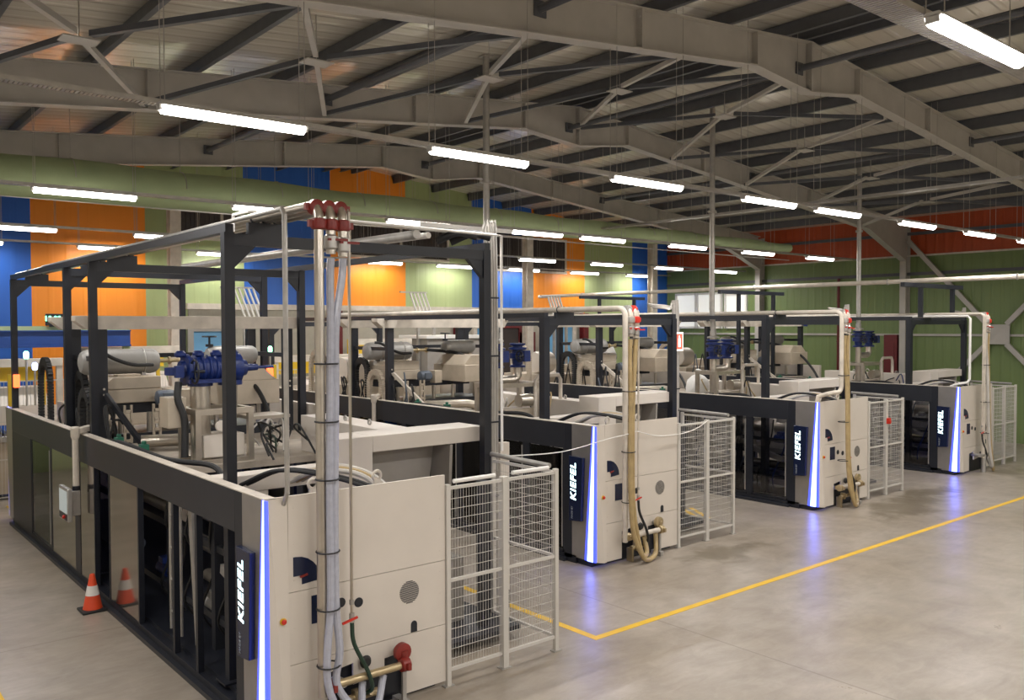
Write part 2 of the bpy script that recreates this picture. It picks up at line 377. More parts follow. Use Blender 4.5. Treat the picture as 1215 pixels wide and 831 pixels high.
ROWS = {0: (2.62, [2.8, 5.74, 8.68, 11.6, 14.5, 17.4, 20.3, 23.2]),
        1: (8.10, [2.60, 5.55, 8.49, 11.42, 13.50, 16.48, 19.40, 22.3]),
        2: (13.96, [2.70, 5.64, 8.59, 11.62, 13.62, 16.66, 19.67, 22.8]),
        3: (19.58, [2.80, 5.73, 8.55, 11.5, 13.6, 16.59, 19.58, 22.64, 25.76]),
        4: (23.25, [2.45, 5.48, 8.40, 13.43, 16.2, 19.2, 22.2, 25.2])}
ROWNAME = {0: 'row nearest the camera', 1: 'second row from the camera', 2: 'row under the green duct', 3: 'fourth row, beyond the duct', 4: 'row along the striped wall'}
ORD = ['first', 'second', 'third', 'fourth', 'fifth', 'sixth', 'seventh', 'eighth', 'ninth', 'tenth', 'eleventh', 'twelfth', 'thirteenth']
proto = None
def wires(t, z1a, z1b):
    for x, z1 in ((0.04, z1a), (1.41, z1b)):
        for dy in (-0.06, 0.06):
            obj('suspension_wire', B().cyl((x, dy, 0.05), (x, dy, z1-LAMP_Z), 0.0045, 5), 'wire', t)
for k, (y, xs) in ROWS.items():
    for i, x in enumerate(xs):
        t = make_lamp(f'lit white batten lamp, {ORD[i]} from the left in the {ROWNAME[k]}')
        t.location = (x, y, LAMP_Z); wires(t, zr(x+0.04)-0.02, zr(x+1.41)-0.02)
        lamp_light(x, y, 0.45 if k == 4 else 1.0)
# the same rows go on behind the camera
for y in (-3.0,):
    for x in (2.8, 5.74, 8.68, 11.6, 14.5, 17.4, 20.3): lamp_light(x, y)
for y in (2.62, 8.1, 13.96): lamp_light(-0.3, y)

# cable trays above the lamps
def tray(axis, a0, a1, c, z, label, wd=0.11):
    b = B()
    for s in (-1, 1):
        if axis == 'X': b.box(a0, a1, c+s*wd/2-0.003, c+s*wd/2+0.003, z, z+0.045)
        else: b.box(c+s*wd/2-0.003, c+s*wd/2+0.003, a0, a1, z, z+0.045)
    a = a0
    while a < a1:
        if axis == 'X': b.box(a, a+0.022, c-wd/2, c+wd/2, z, z+0.004)
        else: b.box(c-wd/2, c+wd/2, a, a+0.022, z, z+0.004)
        a += 0.036
    o = obj('cable_tray', b, 'galv'); tag(o, label, 'cable tray', 'cable trays carrying the lamp rows')
tray('X', 3.9, 8.0, 2.79, 5.61, 'perforated steel cable tray above the lamp at the top right corner', 0.2)
tray('X', -1.0, 26.0, 8.24, 5.61, 'long perforated steel cable tray above the second lamp row')
tray('X', -1.0, 26.0, 14.10, 5.61, 'perforated steel cable tray beside the green duct')
tray('X', 1.0, 28.0, 19.72, 5.61, 'perforated steel cable tray above the fourth lamp row')
tray('X', 1.0, 28.0, 23.39, 5.61, 'perforated steel cable tray above the lamps along the striped wall')
tray('Y', 2.7, 16.0, 15.5, 5.95, 'perforated steel cable tray crossing the lamp rows towards the camera', 0.16)

# ------------------------------------------------------------------ roof steel
def zbot(x):
    d = abs(x-XRIDGE)
    zs = 7.775 if x < XRIDGE else 7.83
    if d < 1.55: return 7.46 + (zs-0.105*1.55-7.46)*d/1.55
    z = zs - 0.105*d
    k = XR-0.3-x if x > XRIDGE else x-(XL+0.3)
    if k < 2.4: z -= (2.4-k)/2.4*0.62
    return z
XS = [XL+0.3, XL+2.7, 2.0, 5.0, 9.0, XRIDGE-1.55, XRIDGE, XRIDGE+1.55, 17.5, 21.0, 24.0, XR-2.7, XR-0.3]
for j, (y, where) in enumerate(((8.10, 'nearest steel roof frame, crossing the top of the view'), (13.63, 'middle steel roof frame, behind the nearest one'), (19.16, 'farthest steel roof frame, beyond the green duct'))):
    t = thing('roof_frame', f'grey painted {where}', 'roof frame', (0, y, 0), 'grey steel roof frames')
    tp = [(x, ztop(x)) for x in XS]; bt = [(x, zbot(x)) for x in XS]
    obj('web', B().prism(bt + tp[::-1], 'Y', -0.006, 0.006), 'rafter', t)
    b = B(); b.prism([(x, z-0.018) for x, z in tp] + tp[::-1], 'Y', -0.11, 0.11); obj('top_flange', b, 'rafter', t)
    b = B(); b.prism(bt + [(x, z+0.018) for x, z in bt][::-1], 'Y', -0.11, 0.11); obj('bottom_flange', b, 'rafter', t)
    for x, wdt in ((9.0, 0.05), (XRIDGE-1.55, 0.014), (XRIDGE, 0.05), (XRIDGE+1.55, 0.014), (17.5, 0.05), (4.2, 0.014), (22.3, 0.014)):
        bb = B().box(x-wdt/2, x+wdt/2, -0.112, 0.112, zbot(x), ztop(x)-0.02)
        if wdt > 0.03:
            for k in range(4):
                z = zbot(x)+0.08+k*0.12
                for sy in (-0.07, 0.07): bb.cyl((x-0.045, sy, z), (x+0.045, sy, z), 0.014, 6)
        obj('splice_plate' if wdt > 0.03 else 'stiffener', bb, 'rafter', t)
    # column at the right wall
    bb = B(); bb.box(XR-0.34, XR-0.32, -0.10, 0.10, 0, zbot(XR-0.3)); bb.box(XR-0.045, XR-0.02, -0.10, 0.10, 0, ztop(XR)-0.02); bb.box(XR-0.32, XR-0.045, -0.006, 0.006, 0, ztop(XR)-0.05)
    obj('column', bb, 'rafter', t)
# purlins
PX = [-1.0+1.5*k for k in range(10)] + [13.05, 13.40] + [14.9+1.5*k for k in range(9)]
PX = sorted(PX)
pz = [(0.0, 0.0), (0.075, 0.0), (0.075, 0.012), (0.012, 0.012), (0.012, 0.215), (-0.062, 0.215), (-0.062, 0.227), (0.0, 0.227)]
for i, x in enumerate(PX):
    left = x < XRIDGE
    b = B(); b.prism([(p if not left else -p, q) for p, q in pz], 'Y', 2.4, YB)
    o = obj('roof_purlin', b, 'purlin', loc=(x, 0, ztop(x)+0.002 if True else 0))
    n = (sum(1 for q in PX if x < q < XRIDGE) if left else sum(1 for q in PX if XRIDGE < q < x))
    tag(o, f'dark steel roof purlin, {ORD[n]} {"left" if left else "right"} of the ridge', 'purlin', 'dark purlins under the roof sheets')
# roof bracing between the two nearest frames
def brace_z(x): return 8.02 - 0.105*abs(x-XRIDGE)
for i, x in enumerate((-0.4, 2.62, 5.6, 8.6, 11.6, 14.7, 17.65, 20.6, 23.6)):
    y0, y1, ym = 8.22, 13.5, 10.87
    zl, zm, zh = brace_z(x-1.5)-0.18, brace_z(x), brace_z(x+1.5)-0.18
    t = thing('roof_cross_brace', f'steel cross brace in the roof, {ORD[i]} from the left between the two nearest frames', 'brace', (x, ym, zm), 'steel cross braces in the roof bay')
    sg = [(-1.5, y0-ym, zl-zm), (1.5, y1-ym, zh-zm), (1.5, y0-ym, zh-zm), (-1.5, y1-ym, zl-zm)]
    for sx, sy, sz in sg: obj('brace_arm', B().bar((0.06*sx, 0.06*sy, 0.0), (sx, sy, sz), 0.07, 0.07), 'rafter' if sx*sy > 0 else 'purlin', t)
    obj('gusset_plate', B().box(-0.2, 0.2, -0.14, 0.14, -0.06, -0.045), 'rafter', t)
    obj('hanger_rod', B().cyl((0, 0, -0.04), (0, 0, zr(x)-zm), 0.007, 6), 'wire', t)
for i, (x, lab) in enumerate(((7.2, 'left of the ridge'), (XRIDGE-0.25, 'at the ridge'), (19.6, 'on the right slope'))):
    b = B(); b.cyl((0, -5.6, 0), (0, -0.02, 0), 0.055, 10); b.cyl((0, 0.02, 0), (0, 5.50, 0), 0.055, 10); b.cyl((0, 5.56, 0), (0, 11.0, 0), 0.055, 10)
    for yy in (-0.02, 0.02, 5.5, 5.56, 11.0): b.box(-0.1, 0.1, yy-0.01, yy+0.01, -0.1, 0.1)
    o = obj('roof_strut', b, 'purlin', loc=(x, 8.1, zbot(x)+0.34)); tag(o, f'dark tubular roof strut tying the frames together {lab}', 'strut', 'tubular struts between roof frames')
# green fabric duct
pts, rs = [], []
for k in range(60):
    x = XL+0.2 + (24.0-XL-0.2)*k/59
    tab = ((-2, .33), (5.5, .33), (9, .30), (13, .26), (17.6, .205), (20.5, .17), (24.1, .125))
    for (xa, ra), (xb, rb) in zip(tab, tab[1:]):
        if xa <= x <= xb: r = ra + (rb-ra)*(x-xa)/(xb-xa)
    r += 0.010*math.sin(x*2.1)
    zb_ = 5.60 + 0.25*max(0, (x-3.0)/21.0)**1.5
    pts.append((x, 15.3, zb_+r)); rs.append(r)
t = thing('air_duct', 'long pale green round air duct hung under the roof frames', 'duct', (0, 0, 0))
t.location = (11.0, 15.3, 6.1); off = Vector(t.location)
obj('duct_body', B().tube([Vector(p)-off for p in pts], 0.2, 20, rs=rs), 'duct', t)
obj('hanging_rail', B().box(XL+0.3-off.x, 24.0-off.x, -0.012, 0.012, -0.51, -0.49), 'galv', t)
for k in range(0, 60, 4):
    p = Vector(pts[k])
    obj('hanger', B().tube(arc((p.x-off.x, 0, p.z-off.z), rs[k]+0.008, 0, 180, 'YZ', 8), 0.008, 5).cyl((p.x-off.x, 0, p.z-off.z+rs[k]), (p.x-off.x, 0, zr(p.x)-off.z), 0.006, 5), 'wire', t)

# ================================================================== WALL FITTINGS
# pale ledge under the striped cladding, lower wall and openings
struct('trim_5', B().box(8.3, 23.3, YB-0.12, YB, 4.06, 4.22), 'cap')
struct('wall_lower', B().box(8.35, 23.3, YB-0.06, YB, 0.0, 4.06), 'palewall')
def louvre(n, x0, x1, z0, z1):
    b = B(); b.box(x0, x1, YB-0.05, YB, z0, z1)
    x = x0+0.05
    while x < x1-0.05: b.box(x, x+0.05, YB-0.075, YB-0.05, z0+0.04, z1-0.04); x += 0.13
    o = struct(f'window_{n}', b, 'winedark')
    fr = B()
    for zz in (z0, z1): fr.box(x0-0.05, x1+0.05, YB-0.09, YB-0.002, zz-0.04, zz+0.04)
    for xx in (x0, (x0+x1)/2, x1): fr.box(xx-0.04, xx+0.04, YB-0.09, YB-0.002, z0, z1)
    obj('window_frame', fr, 'cap', o)
louvre(1, 13.3, 17.0, 5.75, 6.75)
louvre(2, 19.0, 22.4, 5.55, 6.75)
louvre(3, 8.0, 10.6, 6.0, 6.9)
def door(n, x0, x1, z1, m, fr='maroon'):
    o = struct(f'door_{n}', B().box(x0, x1, YB-0.10, YB-0.06, 0.0, z1), m)
    b = B(); b.box(x0-0.16, x0, YB-0.16, YB-0.06, 0, z1+0.16); b.box(x1, x1+0.16, YB-0.16, YB-0.06, 0, z1+0.16); b.box(x0, x1, YB-0.16, YB-0.06, z1, z1+0.16)
    obj('door_frame', b, fr, o); obj('door_handle', B().cyl((x1-0.12, YB-0.15, 1.0), (x1-0.12, YB-0.10, 1.0), 0.02, 8).bar((x1-0.12, YB-0.145, 1.0), (x1-0.24, YB-0.145, 1.0), 0.02), 'stain', o)
door(1, 19.25, 20.05, 3.5, 'winedark'); door(2, 20.22, 20.65, 3.2, 'doororange')
door(3, 21.2, 22.7, 3.55, 'lightblue', 'cap'); door(4, 18.15, 18.95, 3.5, 'lightblue', 'cap'); door(5, 8.45, 9.4, 3.45, 'lightblue', 'silver')
for x, lab in ((12.72, 'left of the big grey silo box'), (17.25, 'right of the big grey silo box'), (23.15, 'at the end of the pale lower wall')):
    b = B(); b.box(x-0.12, x+0.12, YB-0.42, YB-0.40, 0, 4.05); b.box(x-0.12, x+0.12, YB-0.18, YB-0.16, 0, 4.05); b.box(x-0.008, x+0.008, YB-0.40, YB-0.18, 0, 4.05); b.box(x-0.2, x+0.2, YB-0.5, YB-0.1, 0, 0.02)
    tag(obj('wall_column', b, 'maroon', bevel=0.004), f'dark red steel column on the back wall {lab}', 'column', 'dark red columns')
for x, lab in ((7.72, 'between orange and green stripes behind the nearest machine'), (19.85, 'in front of the blue and orange stripes'), (26.4, 'at the blue stripe near the corner')):
    y = 22.95
    b = B(); b.box(x-0.14, x+0.14, y-0.14, y-0.125, 0, 7.0); b.box(x-0.14, x+0.14, y+0.125, y+0.14, 0, 7.0); b.box(x-0.007, x+0.007, y-0.125, y+0.125, 0, 7.0)
    tag(obj('gable_column', b, 'cap'), f'pale grey steel gable column {lab}', 'column', 'pale gable columns')
# right wall: girts, bracing, windows
def yrail(z, h, d, m, lab, y0=YF, y1=YB-0.02, name='wall_girt', x=XR):
    tag(obj(name, B().box(x-d, x-0.002, y0, y1, z-h/2, z+h/2), m), lab, 'rail', 'long rails on the green wall')
yrail(5.83, 0.05, 0.08, 'cap', 'thin pale flashing rail between the red and green cladding')
yrail(5.24, 0.10, 0.06, 'purlin', 'dark horizontal rail high on the green wall')
yrail(3.25, 0.07, 0.07, 'rafter', 'grey horizontal girt across the middle of the green wall')
yrail(6.55, 0.10, 0.06, 'purlin', 'dark horizontal rail on the red cladding under the roof')
t = thing('wall_cross_brace', 'grey steel cross brace on the green wall at the right edge', 'brace', (XR-0.16, 10.80, 3.28))
L1 = [(2.75, 3.05), (-2.75, -2.9)]; L2 = [(-2.75, 3.05), (2.75, -2.9)]
for A in (L1, L2):
    for (yy, zz) in A: obj('brace_arm', B().bar((0, 0.1*yy, 0.1*zz), (0, yy, zz), 0.14, 0.10, upv=(1, 0, 0)), 'rafter', t)
obj('gusset_plate', B().box(-0.02, 0.02, -0.36, 0.36, -0.3, 0.3), 'rafter', t)
def rwin(n, y0, y1, z0, z1):
    o = struct(f'window_{n}', B().box(XR-0.05, XR, y0, y1, z0, z1), 'winlit')
    b = B(); fwid = 0.09
    for yy in (y0, y1): b.box(XR-0.10, XR, yy-fwid/2, yy+fwid/2, z0-fwid/2, z1+fwid/2)
    for zz in (z0, z1): b.box(XR-0.10, XR, y0, y1, zz-fwid/2, zz+fwid/2)
    obj('window_frame', b, 'winwhite', o)
rwin(4, 22.25, 23.25, 3.5, 4.85); rwin(5, 21.0, 22.15, 3.5, 4.85); rwin(6, 19.85, 20.8, 3.5, 4.8)
b = B(); b.box(XR-0.34, XR-0.02, 13.80, 14.25, 0, 3.25); b.box(XR-0.36, XR-0.34, 13.9, 13.92, 0.2, 3.0)
tag(obj('wall_cabinet', b, 'maroon', bevel=0.01), 'tall dark red cabinet against the green wall beside the column', 'cabinet')
tag(obj('sprinkler_riser', B().tube([(XR-0.12, 16.0, 0), (XR-0.12, 16.0, 5.2)], 0.05, 10).torus((XR-0.12, 16.0, 3.0), 0.05, 0.02, 'Z').torus((XR-0.12, 16.0, 4.4), 0.05, 0.02, 'Z'), 'maroon'), 'dark red vertical pipe on the green wall', 'pipe')

# long pipe on T supports between the third and the farthest machine
t = thing('overhead_water_pipe', 'long pale insulated pipe running to the back wall above the two farthest machines', 'pipe', (20.6, 6.0, 4.62))
obj('pipe', B().tube([(0, -1.0, 0), (0, 17.2, 0)], 0.055, 12), 'cap', t)
for yy in (1.5, 4.4, 8.2, 12, 15): obj('pipe_clamp', B().torus((0, yy, 0), 0.055, 0.02, 'Y', 14, 6), 'galv', t)
for y, lab in ((9.65, 'above the farthest machine'), (14.8, 'beyond the third machine'), (20.3, 'near the back wall')):
    t = thing('pipe_support', f'black T shaped pipe support {lab}', 'support', (21.3, y, 0), 'black T shaped pipe supports')
    obj('crossbar', B().box(-1.5, 1.6, -0.05, 0.05, 4.46, 4.56), 'black', t)
    for x in (-0.60, 1.1):
        obj('post', B().box(x-0.045, x+0.045, -0.045, 0.045, 3.75 if y < 10 else 0.0, 4.46), 'black', t)
# leaning slatted racks in front of the striped wall
for x, lab in ((8.91, 'beside the first blue stripe'), (14.35, 'in front of the second green stripe'), (19.93, 'in front of the right orange stripe')):
    t = thing('slatted_rack', f'leaning rack of white slats {lab}', 'rack', (x, 22.0, 3.84), 'white slatted racks')
    for k in range(5):
        obj('slat', B().bar((0.13*k+0.30, 0, 0.0), (0.13*k, 0, 0.76), 0.035, 0.06, upv=(0, 1, 0)), 'winwhite', t)
    obj('top_bracket', B().box(-0.35, 0.6, -0.03, 0.03, 0.74, 0.78), 'rafter', t)
    obj('foot_rail', B().box(0.2, 0.95, -0.05, 0.05, -0.05, 0.0), 'galv', t)
    obj('stand', B().box(0.25, 0.33, -0.04, 0.04, -3.84, -0.05).box(0.82, 0.90, -0.04, 0.04, -3.84, -0.05), 'galv', t)

# ------------------------------------------------------------------ far production line behind the row
t = thing('crane_beam', 'dark blue beam with a pale rail on top, left below the striped wall', 'beam', (3.0, 21.0, 0))
obj('girder', B().box(-4.5, 3.02, -0.10, 0.10, 3.18, 3.48).box(-4.5, 3.02, -0.16, 0.16, 3.14, 3.18).box(-4.5, 3.02, -0.16, 0.16, 3.48, 3.51), 'bluebeam', t)
obj('top_rail', B().box(-4.5, 3.02, -0.06, 0.06, 3.51, 3.60), 'duct', t)
for x in (-0.4, 2.95): obj('post', B().box(x-0.07, x+0.07, -0.07, 0.07, 0, 3.14), 'duct', t)
t = thing('digital_clock', 'black digital clock with green digits on the blue beam', 'clock', (4.50, 20.93, 3.61))
obj('case', B().box(-0.22, 0.22, -0.06, 0.03, 0.0, 0.26), 'black', t, bevel=0.01)
obj('bracket', B().box(-0.15, 0.15, -0.02, 0.02, -0.02, 0.0), 'black', t)
text_obj('digits', '10:00:00', 0.15, Matrix.Translation((0, -0.066, 0.15)) @ Matrix.Rotation(R(90), 4, 'X'), 'digits', t, 0.003, bold=0.004)
# yellow posted guard fence
px_ = [2.9, 3.35, 3.95, 4.5, 5.1, 5.65, 6.4, 7.1, 7.8, 8.5, 9.2, 9.9]
GF = thing('guard_fence', 'long mesh guard fence with yellow posts behind the nearest machine', 'fence', (6.0, 19.6, 0))
for i, x in enumerate(px_):
    y = 0.0 if i < 6 else 0.6
    obj('guard_post', B().box(x-6.035, x-5.965, y-0.035, y+0.035, 0, 2.64).box(x-6.09, x-5.91, y-0.09, y+0.09, 0, 0.015), 'yelpost', GF, label='yellow post')
for i in range(len(px_)-1):
    x0, x1 = px_[i]-5.96, px_[i+1]-6.04; y = 0.0 if i < 5 else 0.6
    if i == 5: continue
    b = B(); n = int((x1-x0)/0.06)
    for k in range(n+1): b.box(x0+(x1-x0)*k/n-0.004, x0+(x1-x0)*k/n+0.004, y-0.003, y+0.003, 0.2, 2.5)
    for zz in (0.2, 0.95, 1.7, 2.5): b.box(x0, x1, y-0.006, y+0.006, zz-0.012, zz+0.012)
    obj('guard_panel', b, 'mesh', GF)
# far conveyor machines
def far_machine(x, y, wd, lab, h=2.3):
    t = thing('conveyor_machine', lab, 'machine', (x, y, 0), 'pale machines of the far line')
    obj('base', B().box(0, wd, -0.5, 0.5, 0.12, 1.2), 'beige', t, 0.01)
    obj('bed', B().box(-0.2, wd+0.2, -0.55, 0.55, 1.2, 1.32), 'galv', t, 0.01)
    b = B()
    for k in range(int(wd/0.25)): b.cyl((0.1+0.25*k, -0.5, 1.36), (0.1+0.25*k, 0.5, 1.36), 0.04, 8)
    obj('roller_bed', b, 'stain', t)
    obj('hood', B().prism([(-0.5, 1.55), (0.5, 1.55), (0.5, h), (-0.2, h), (-0.5, h-0.35)], 'X', wd*0.3, wd*0.85), 'white', t, 0.01)
    obj('gantry', B().box(0.0, 0.12, -0.5, -0.38, 1.3, h+0.45).box(wd-0.12, wd, -0.5, -0.38, 1.3, h+0.45).box(0.0, wd, -0.52, -0.36, h+0.45, h+0.62), 'cap', t, 0.005)
    obj('yellow_guard', B().box(wd*0.1, wd*0.9, 0.25, 0.3, h+0.1, h+0.6), 'yelpost', t)
    for xx in (0.05, wd-0.13): 
        for yy in (-0.45, 0.37): obj('leg', B().box(xx, xx+0.08, yy, yy+0.08, 0, 0.12), 'black', t)
far_machine(2.6, 20.95, 1.9, 'pale conveyor machine with yellow guard at the far left, under the blue beam')
far_machine(5.0, 21.9, 2.4, 'pale conveyor machine behind the blue beam, second from the left', 2.5)
far_machine(9.6, 21.6, 2.6, 'pale conveyor machine below the first blue stripe', 2.2)
far_machine(12.3, 22.2, 1.9, 'pale conveyor machine beside the big grey silo box', 2.6)
for x, y, z, lab, m in ((3.62, 19.45, 2.95, 'green signal lamp above the far yellow fence', 'greenlamp'), (9.02, 20.05, 2.95, 'green signal lamp beyond the blue pump', 'greenlamp'), (3.78, 19.5, 2.72, 'blue white signal lamp above the far yellow fence', 'bluelamp')):
    t = thing('signal_lamp', lab, 'lamp', (x, y, z), 'small signal lamps of the far line')
    obj('lens', B().lathe([(0.04, 0), (0.05, 0.03), (0.05, 0.12), (0.03, 0.15)], (0, 0, 0), n=12), m, t)
    obj('pole', B().cyl((0, 0, 0), (0, 0, -z), 0.02, 8), 'galv', t)
t = thing('silo_box', 'big grey box shaped material silo with white lid behind the second machine', 'silo', (15.7, 22.4, 0))
obj('body', B().prism([(-1.0, 1.2), (1.15, 1.2), (1.15, 3.2), (-1.0, 3.2)], 'Y', -0.8, 0.6), 'greychute', t, 0.01)
obj('lid', B().box(-1.08, 1.22, -0.88, 0.68, 3.2, 3.3), 'winwhite', t, 0.01)
obj('outlet', B().prism([(-1.0, 1.2), (1.15, 1.2), (0.4, 0.6), (-0.3, 0.6)], 'Y', -0.6, 0.4), 'greychute', t)
for xx in (-0.98, 1.05):
    for yy in (-0.78, 0.5): obj('leg', B().box(xx, xx+0.08, yy, yy+0.08, 0, 1.25), 'galv', t)

# ================================================================== MACHINES
W = 1.86; WT = 3.36; H = 2.1
MX = {1: (3.067, 6.953), 2: (9.025, 8.94), 3: (15.05, 8.94), 4: (21.18, 8.94)}
NAME = {1: 'nearest machine', 2: 'second machine', 3: 'third machine', 4: 'farthest machine'}

def handwheel(b, c, r, axis='Z'):
    b.torus(c, r, 0.014, axis, 18, 6)
    for k in range(3):
        a = R(120*k); d = {'Z': (math.cos(a), math.sin(a), 0), 'Y': (math.cos(a), 0, math.sin(a)), 'X': (0, math.cos(a), math.sin(a))}[axis]
        b.bar(c, [c[i]+d[i]*r for i in range(3)], 0.016)

def machine(i):
    x, y = MX[i]
    lab = {1: 'long white and black thermoforming machine nearest the camera, orange cone at its side',
           2: 'long white and black thermoforming machine, second from the left',
           3: 'long white and black thermoforming machine, third from the left',
           4: 'long white and black thermoforming machine farthest away, against the green wall'}[i]
    t = thing('thermoforming_machine', lab, 'machine', (x, y, 0), 'thermoforming machines standing in a row')
    # --- front cabinet panels
    def screws(b, x0, x1, z0, z1):
        for zz in (z0+0.1, (z0+z1)/2, z1-0.1):
            for xx in (x0+0.06, x1-0.06): b.cyl((xx, -0.003, zz), (xx, 0.002, zz), 0.007, 8)
    zs = [(0.06, 0.625), (0.631, 1.262), (1.268, 2.10)]
    b = B(); b.prism([(0.206, 0.06), (0.57, 0.06), (0.57, 0.47), (0.83, 0.50), (0.83, 0.30), (1.16, 0.33), (1.16, 0.46), (1.37, 0.47), (1.37, 0.06), (W, 0.06), (W, 0.625), (0.206, 0.625)], 'Y', 0.0, 0.025); screws(b, 0.2, W, 0.06, 0.62)
    obj('front_panel', b, 'white', t, label='lowest white panel with an opening for hoses')
    for z0, z1 in zs[1:]:
        b = B(); b.box(0.206, W, 0.0, 0.025, z0, z1); screws(b, 0.2, W, z0, z1)
        p = obj('front_panel', b, 'white', t)
        if z1 < 2:
            g = B(); g.lathe([(0.115, 0), (0.115, 0.003)], (1.44, 0.001, 1.03), 'Y', 28)
            obj('vent_plate', g, 'silver', p)
            g = B()
            for k in range(-7, 8):
                zz = 1.03+k*0.0145; hw = math.sqrt(max(0.0001, 0.108**2-(k*0.0145)**2)); g.box(1.44-hw, 1.44+hw, -0.004, 0.002, zz-0.0035, zz+0.0035)
            obj('vent_slot', g, 'black', p)
            for xx, zz in ((0.71, 1.08), (0.89, 1.045)):
                obj('painted_round_hole', B().lathe([(0.045, -0.004), (0.045, 0.002), (0.033, 0.002), (0.033, -0.002)], (xx, 0.0, zz), 'Y', 18), 'black', p)  # raised black disc, its colour stands for the shade in a round hole
            obj('painted_hole', B().box(0.42, 0.60, -0.004, 0.004, 0.95, 1.2), 'navy', p, label='dark blue plate painted as a shaded rectangular hole')  # dark plate instead of a cut-out, the hole's shade painted in
            obj('painted_slot_hole', B().prism([(1.455, 0.634)] + [(1.49+0.035*math.cos(R(a)), 0.71+0.035*math.sin(R(a))) for a in range(180, -1, -30)] + [(1.525, 0.634)], 'Y', -0.004, 0.004), 'black', p)  # black plate, shade of a slot hole put into its colour
        else:
            poly = [(0.25, 1.40), (0.25, 1.57)] + [(0.27+0.24*math.cos(R(a)), 1.335+0.235*math.sin(R(a))) for a in range(90, -1, -15)] + [(0.33, 1.32), (0.33, 1.40)]
            obj('painted_corner_hole', B().prism(poly, 'Y', -0.004, 0.004), 'navy', p, label='dark plate painted as a shaded quarter round hole')  # no real recess, the dark colour imitates the shade inside the hole
            obj('red_lever', B().bar((0.31, -0.012, 1.39), (0.38, -0.015, 1.405), 0.016), 'red', p)
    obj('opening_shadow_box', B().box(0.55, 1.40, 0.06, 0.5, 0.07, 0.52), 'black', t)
    # corner panel with a nose that grows towards the floor
    b = B(); n0 = -0.055
    pts = {'a': (0.0, 0.0, 2.1), 'b': (0.03, 0.0, 2.1), 'c': (0.2, 0.0, 2.1), 'd': (0.0, 0.0, 0.09), 'e': (0.14, n0, 0.07), 'f': (0.2, n0+0.01, 0.07)}
    b.poly([[pts[k] for k in 'adeb'], [pts[k] for k in 'befc']])
    back = {k: (p[0]+0.0, 0.04, p[2]) for k, p in pts.items()}
    b.poly([[pts[k] for k in 'def'] + [back['f'], back['d']], [pts['c'], pts['f'], back['f'], back['c']], [pts['a'], pts['b'], pts['c'], back['c'], back['a']], [back[k] for k in 'adfc']])
    p = obj('corner_panel', b, 'white', t)
    q = obj('stop_button', B().lathe([(0.03, 0), (0.03, -0.012)], (0.14, -0.025, 1.04), 'Y', 16), 'yelpost', p)
    obj('button_head', B().lathe([(0.012, -0.037), (0.022, -0.042), (0.022, -0.055), (0.012, -0.06)], (0.14, 0, 1.04), 'Y', 16), 'redbright', p, label='red emergency stop button')
    # LED wedge, its blue halo painted as glowing edges, silver side panel, display, black post
    obj('light_strip', B().prism([(0.006, 2.095), (0.026, 2.095), (0.155, 0.09), (0.035, 0.09)], 'X', -0.012, 0.006), 'led', t, label='glowing blue white wedge shaped light strip')
    obj('halo_edge', B().prism([(0.026, 2.095), (0.055, 2.095), (0.215, 0.09), (0.155, 0.09)], 'X', -0.006, 0.006), 'ledhalo', t, label='deep blue painted halo along the light strip')
    obj('halo_edge', B().prism([(-0.002, 2.095), (0.006, 2.095), (0.035, 0.09), (-0.002, 0.09)], 'X', -0.008, 0.006), 'ledhalo', t, label='deep blue painted halo along the light strip')
    obj('halo_edge', B().prism([(0.0, 2.09), (0.022, 2.09), (0.045, 0.09), (0.0, 0.09)], 'Y', -0.010 if i else 0, -0.004), 'ledhalo', t, label='deep blue painted halo along the light strip')
    obj('side_panel', B().prism([(0.03, 2.095), (0.49, 2.095), (0.49, 0.09), (0.20, 0.09)], 'X', 0.0, 0.03), 'silver', t, 0.003)
    d = obj('name_display', B().prism([(0.205, 1.615), (0.50, 1.625), (0.50, 0.64), (0.245, 0.665)], 'X', -0.055, 0.0), 'navy', t, 0.006, label='dark blue name display')
    rot = Matrix(((0, 0, -1, 0), (0, 1, 0, 0), (1, 0, 0, 0), (0, 0, 0, 1)))   # reading +Z, letter top +Y, normal -X
    text_obj('lettering', 'KIEFEL', 0.158, Matrix.Translation((-0.0575, 0.405, 1.245)) @ rot, 'letters', d, 0.001, shear=0.15, bold=0.004, spacing=1.12, fit=(0.56, 0.115))
    text_obj('small_lettering', 'MADE BY', 0.045, Matrix.Translation((-0.057, 0.43, 0.775)) @ rot, 'dimletters', d, 0.002)
    obj('corner_post', B().box(0.0, 0.14, 0.49, 0.66, 0.06, 2.095), 'black', t, 0.004)
    # top edge and side beam
    obj('side_beam', B().box(0.0, 0.10, 0.66, 10.86, 1.71, 2.095), 'anth', t, 0.004)
    obj('beam_cap', B().box(-0.004, 0.104, 0.0, 10.9, 2.095, 2.105), 'cap', t)
    obj('front_cap', B().box(0.0, W, 0.0, 0.03, 2.1, 2.106), 'cap', t)
    # plinth
    obj('plinth', B().box(0.03, W-0.06, 0.10, 0.6, 0.0, 0.07).box(0.0, 0.25, 0.4, 10.9, 0.0, 0.12).box(3.1, 3.34, 1.2, 10.9, 0.0, 0.12), 'black', t)
    obj('floor_rail', B().box(-0.06, 0.0, 0.6, 10.9, 0.0, 0.05), 'anth', t)
    # doors / panes along the side
    if i == 1:
        segs = [(0.66, 1.62, 'o'), (1.68, 2.30, 'o'), (2.36, 3.50, 'o'), (3.54, 4.69, 's'), (4.72, 5.38, 'o'), (5.41, 6.13, 's'), (6.41, 7.83, 's'), (7.90, 9.28, 'g')]
    else:
        segs = [(0.66, 1.50, 'g'), (1.60, 3.30, 'g'), (3.40, 5.10, 'g'), (5.2, 6.9, 'g'), (7.0, 9.28, 'g')]
    prev = 0.66
